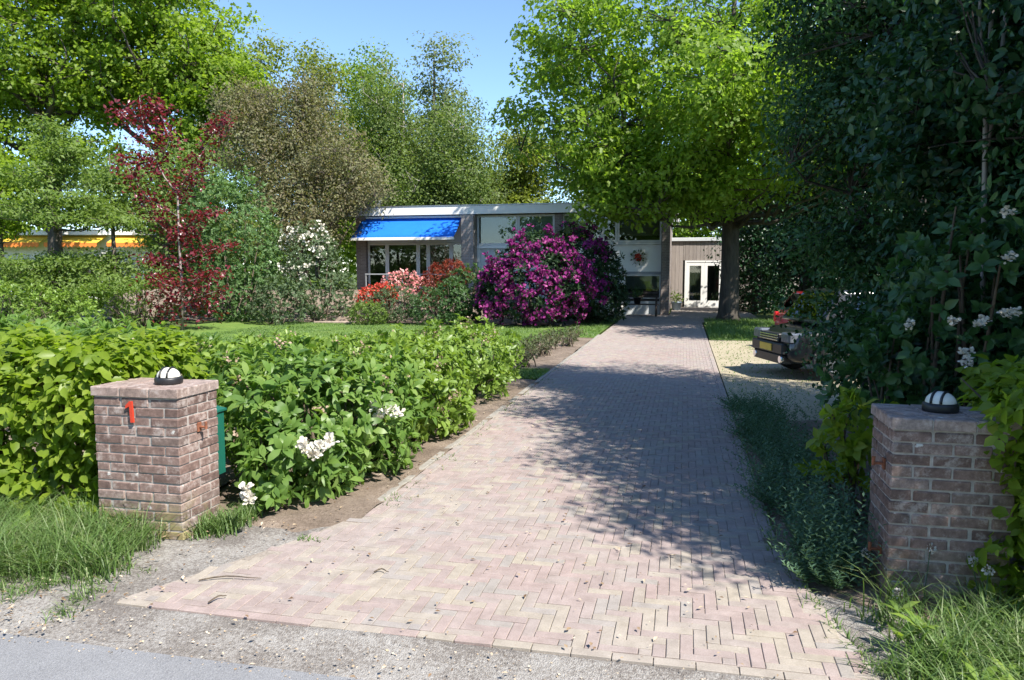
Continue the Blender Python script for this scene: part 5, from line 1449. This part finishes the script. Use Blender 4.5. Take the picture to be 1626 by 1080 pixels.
# broad weed leaves among the grass
def weeds(name, label, x0, x1, y0, y1, nt, ok):
    c = np.stack([x0+(x1-x0)*rng.random(nt), y0+(y1-y0)*rng.random(nt)], 1); c = c[ok(c[:,0], c[:,1])]
    own = np.repeat(np.arange(len(c)), 9); n = len(own); a = rng.random(n)*6.28
    P = np.concatenate([c[own], .01+.10*rng.random((len(c),1))[own]], 1)
    U = np.stack([np.cos(a), np.sin(a), .5+.6*rng.random(n)], 1); N = np.stack([-np.cos(a)*.5, -np.sin(a)*.5, np.ones(n)], 1)
    tag(link(name, leaf_mesh(name, P, U, N, .05+.09*rng.random(n), .3, T_LONG, rng.random(n)), None, M_HYDR), label, 'weeds', kind='stuff')
weeds('verge_weeds', 'broad leaved weeds among the tall grass by the sunlit pillar', -6.2, -3.3, 3.25, 4.0, 60, edge_l)
weeds('verge_weeds', 'broad leaved weeds among the tall grass by the shaded pillar', .9, 3.6, 2.95, 4.0, 70, edge_r)
# dandelion clocks and daisies standing in the grass
def stalk_flower(name, label, cat, x, y, h, r, mat, np_, s, group):
    t = thing(name, label, cat, (x, y, 0), 0, group)
    m = MB(); m.tube([(0,0,-.01),(.01,0,h*.5),(random.gauss(0,.03),random.gauss(0,.02),h)], [.0028,.0025,.002], 5); m.build('stalk', M_HERB, t)
    c = np.array([m.v[-1]]*np_) + rand_dirs(np_)*r*.6
    blossoms(t, c, unit(c-np.array(m.v[-1])), 2, s, .8, mat, 'flower', 1.2)
ORD = ['first', 'second', 'third', 'fourth', 'fifth', 'sixth', 'seventh']
for k, (px, py, d) in enumerate(((1408,893,3.9),(1425,958,3.65),(1478,878,3.75),(1490,882,3.7),(1545,912,3.7),(1574,905,3.6),(1589,920,3.5))):
    x, y = at(px, d); stalk_flower('dandelion', ORD[k] + ' dandelion seed head from the drive in the grass before the shaded pillar', 'flower', x, y, EYE+(430-py)*d/FOC, .020, M_SEED, 26, .012, 'dandelion seed heads')
for k, (px, py, d) in enumerate(((26,897,4.32),(22,895,4.35),(12,908,4.28),(8,925,4.2),(4,900,4.3),(3,885,4.4))):
    x, y = at(px, d); stalk_flower('white_flower', ORD[k] + ' small white flower from the sunlit pillar in the tall grass at the left edge', 'flower', x, y, max(.05, EYE+(430-py)*d/FOC), .012, M_PETALWHITE, 10, .014, 'small white flowers in the grass')
# short lawn grass
def lawn_grass(name, label, x0, x1, y0, y1, n, h, z=.0):
    P = np.stack([x0+(x1-x0)*rng.random(n), y0+(y1-y0)*rng.random(n), np.full(n, z)], 1)
    o = link(name, grass_mesh(name, P, h*(.5+.8*rng.random(n)), .4+.5*rng.random(n), .012+.006*rng.random(n), .7*rng.random(n), 2), None, M_GRASS)
    tag(o, label, 'grass', kind='stuff')
lawn_grass('lawn_grass', 'short mown lawn grass between the bushes and the rhododendrons', -12.5, -3.4, 12.0, 22.8, 60000, .05)
lawn_grass('lawn_grass', 'short grass strip between the rose bed and the purple rhododendron', -3.4, -2.22, 19.1, 26.3, 9000, .06)
lawn_grass('lawn_grass', 'short grass patch between the hydrangeas and the rose bed', -3.5, -2.22, 11.5, 12.7, 4000, .06)
lawn_grass('rough_grass', 'longer grass round the foot of the oak trunk', .68, 5.5, 19.6, 27.0, 14000, .17)
lawn_grass('sparse_grass', 'sparse short grass creeping over the parking gravel', .66, 4.8, 9.2, 19.3, 3500, .035)
# weeds in the joints along the left of the pavers
n = 900
yy = 4.2 + rng.random(n)**1.5*9
xx = np.array([left_edge(v) for v in yy]) + np.abs(rng.normal(size=n))*.10 + .0
cl = (np.sin(yy*5.1)+np.sin(yy*13.7+1)) > .25
P = np.stack([xx[cl], yy[cl], np.full(cl.sum(), .0)], 1)
grass_patch('joint_weeds', 'tufts of grass sprouting from the paver joints along the left edge', P, .02+.05*rng.random(len(P)), .006+.003*rng.random(len(P)), .5+.8*rng.random(len(P)))
n = 700
yy = 3.3 + rng.random(n)*7
xx = np.array([right_edge(v) for v in yy]) - np.abs(rng.normal(size=n))*.05 + .03
P = np.stack([xx, yy, np.zeros(n)], 1)
grass_patch('joint_weeds', 'low weeds creeping over the right edge of the pavers', P, .02+.06*rng.random(n), .006+.004*rng.random(n), .5+.9*rng.random(n))
# fallen leaves and twigs
M_LITTER = leaf_mat('dry_litter', [(.10,.06,.035), (.20,.13,.075), (.34,.26,.17), (.50,.42,.32)], 0, .8, .2)
n = 1500
yy = 2.75 + rng.random(n)**1.6*14
xx = np.where(rng.random(n) < .45, np.array([left_edge(v) for v in yy]) - .75*rng.random(n) + .3*rng.random(n)*(yy < 4), left_edge(5) + 2.7*rng.random(n))
P = np.stack([xx, yy, .024 + .008*rng.random(n)], 1)
o = link('leaf_litter', leaf_mesh('leaf_litter', P, rand_dirs(n)*np.array([1,1,.15]), rand_dirs(n)*.25+np.array([0,0,1.]), .012+.028*rng.random(n)**2, .5, T_DIA, rng.random(n)), None, M_LITTER)
tag(o, 'dry leaf scraps scattered over the pavers and the soil bed', 'leaf litter', kind='stuff')
n = 1600
xx = -6 + 8*rng.random(n); yy = 2.74 + .55*rng.random(n)
P = np.stack([xx, yy, np.full(n, .002)], 1)
o = link('grit', leaf_mesh('grit', P, rand_dirs(n)*np.array([1,1,.2]), rand_dirs(n)*.5+np.array([0,0,1.]), .006+.012*rng.random(n)**2, .8, T_DIA, .5+.5*rng.random(n)), None, M_LITTER)
tag(o, 'loose pale grit along the crumbly road verge', 'grit', kind='stuff')
m = MB()
for lab, px, d, L_, a in (('long dry brown twig lying on the pavers nearest the sunlit pillar',352,4.0,.34,.35),('short dry twig beside the longer twig on the pavers',330,3.75,.12,1.2),('small dry twig lying alone on the pavers towards the middle',600,4.1,.09,.4)):
    x, y = at(px, d); pts = [(x+L_*(t-.5)*math.cos(a), y+L_*(t-.5)*math.sin(a)+.02*math.sin(t*5), .022+.01*math.sin(t*3)) for t in np.linspace(0,1,6)]
    b = MB(); b.tube(pts, [.004,.0045,.004,.0035,.003,.002], 5)
    tag(b.build('twig', M_STEM), lab, 'twig', 'twigs on the pavers')

# trees across the road behind the camera: they show in the window glass
for k, (x, y) in enumerate(((-13,-17),(-3,-20),(7,-19),(17,-16))):
    tree('roadside_tree', ORD[k] + ' tree from the left across the road, seen only reflected in the windows', (x, y), [(0,0,-.1,.3),(0,0,3,.22),(0,0,10,.04)], [(0,0,7.0,3.6,3.6,4.0,2),(0,0,4.0,3.6,3.4,2.4,1)], 12, 150, 44, (2.2,2.2,1.3), .42, .65, T_DIA, M_OAKLEAF, M_BARK, group='trees across the road', twig=.03)
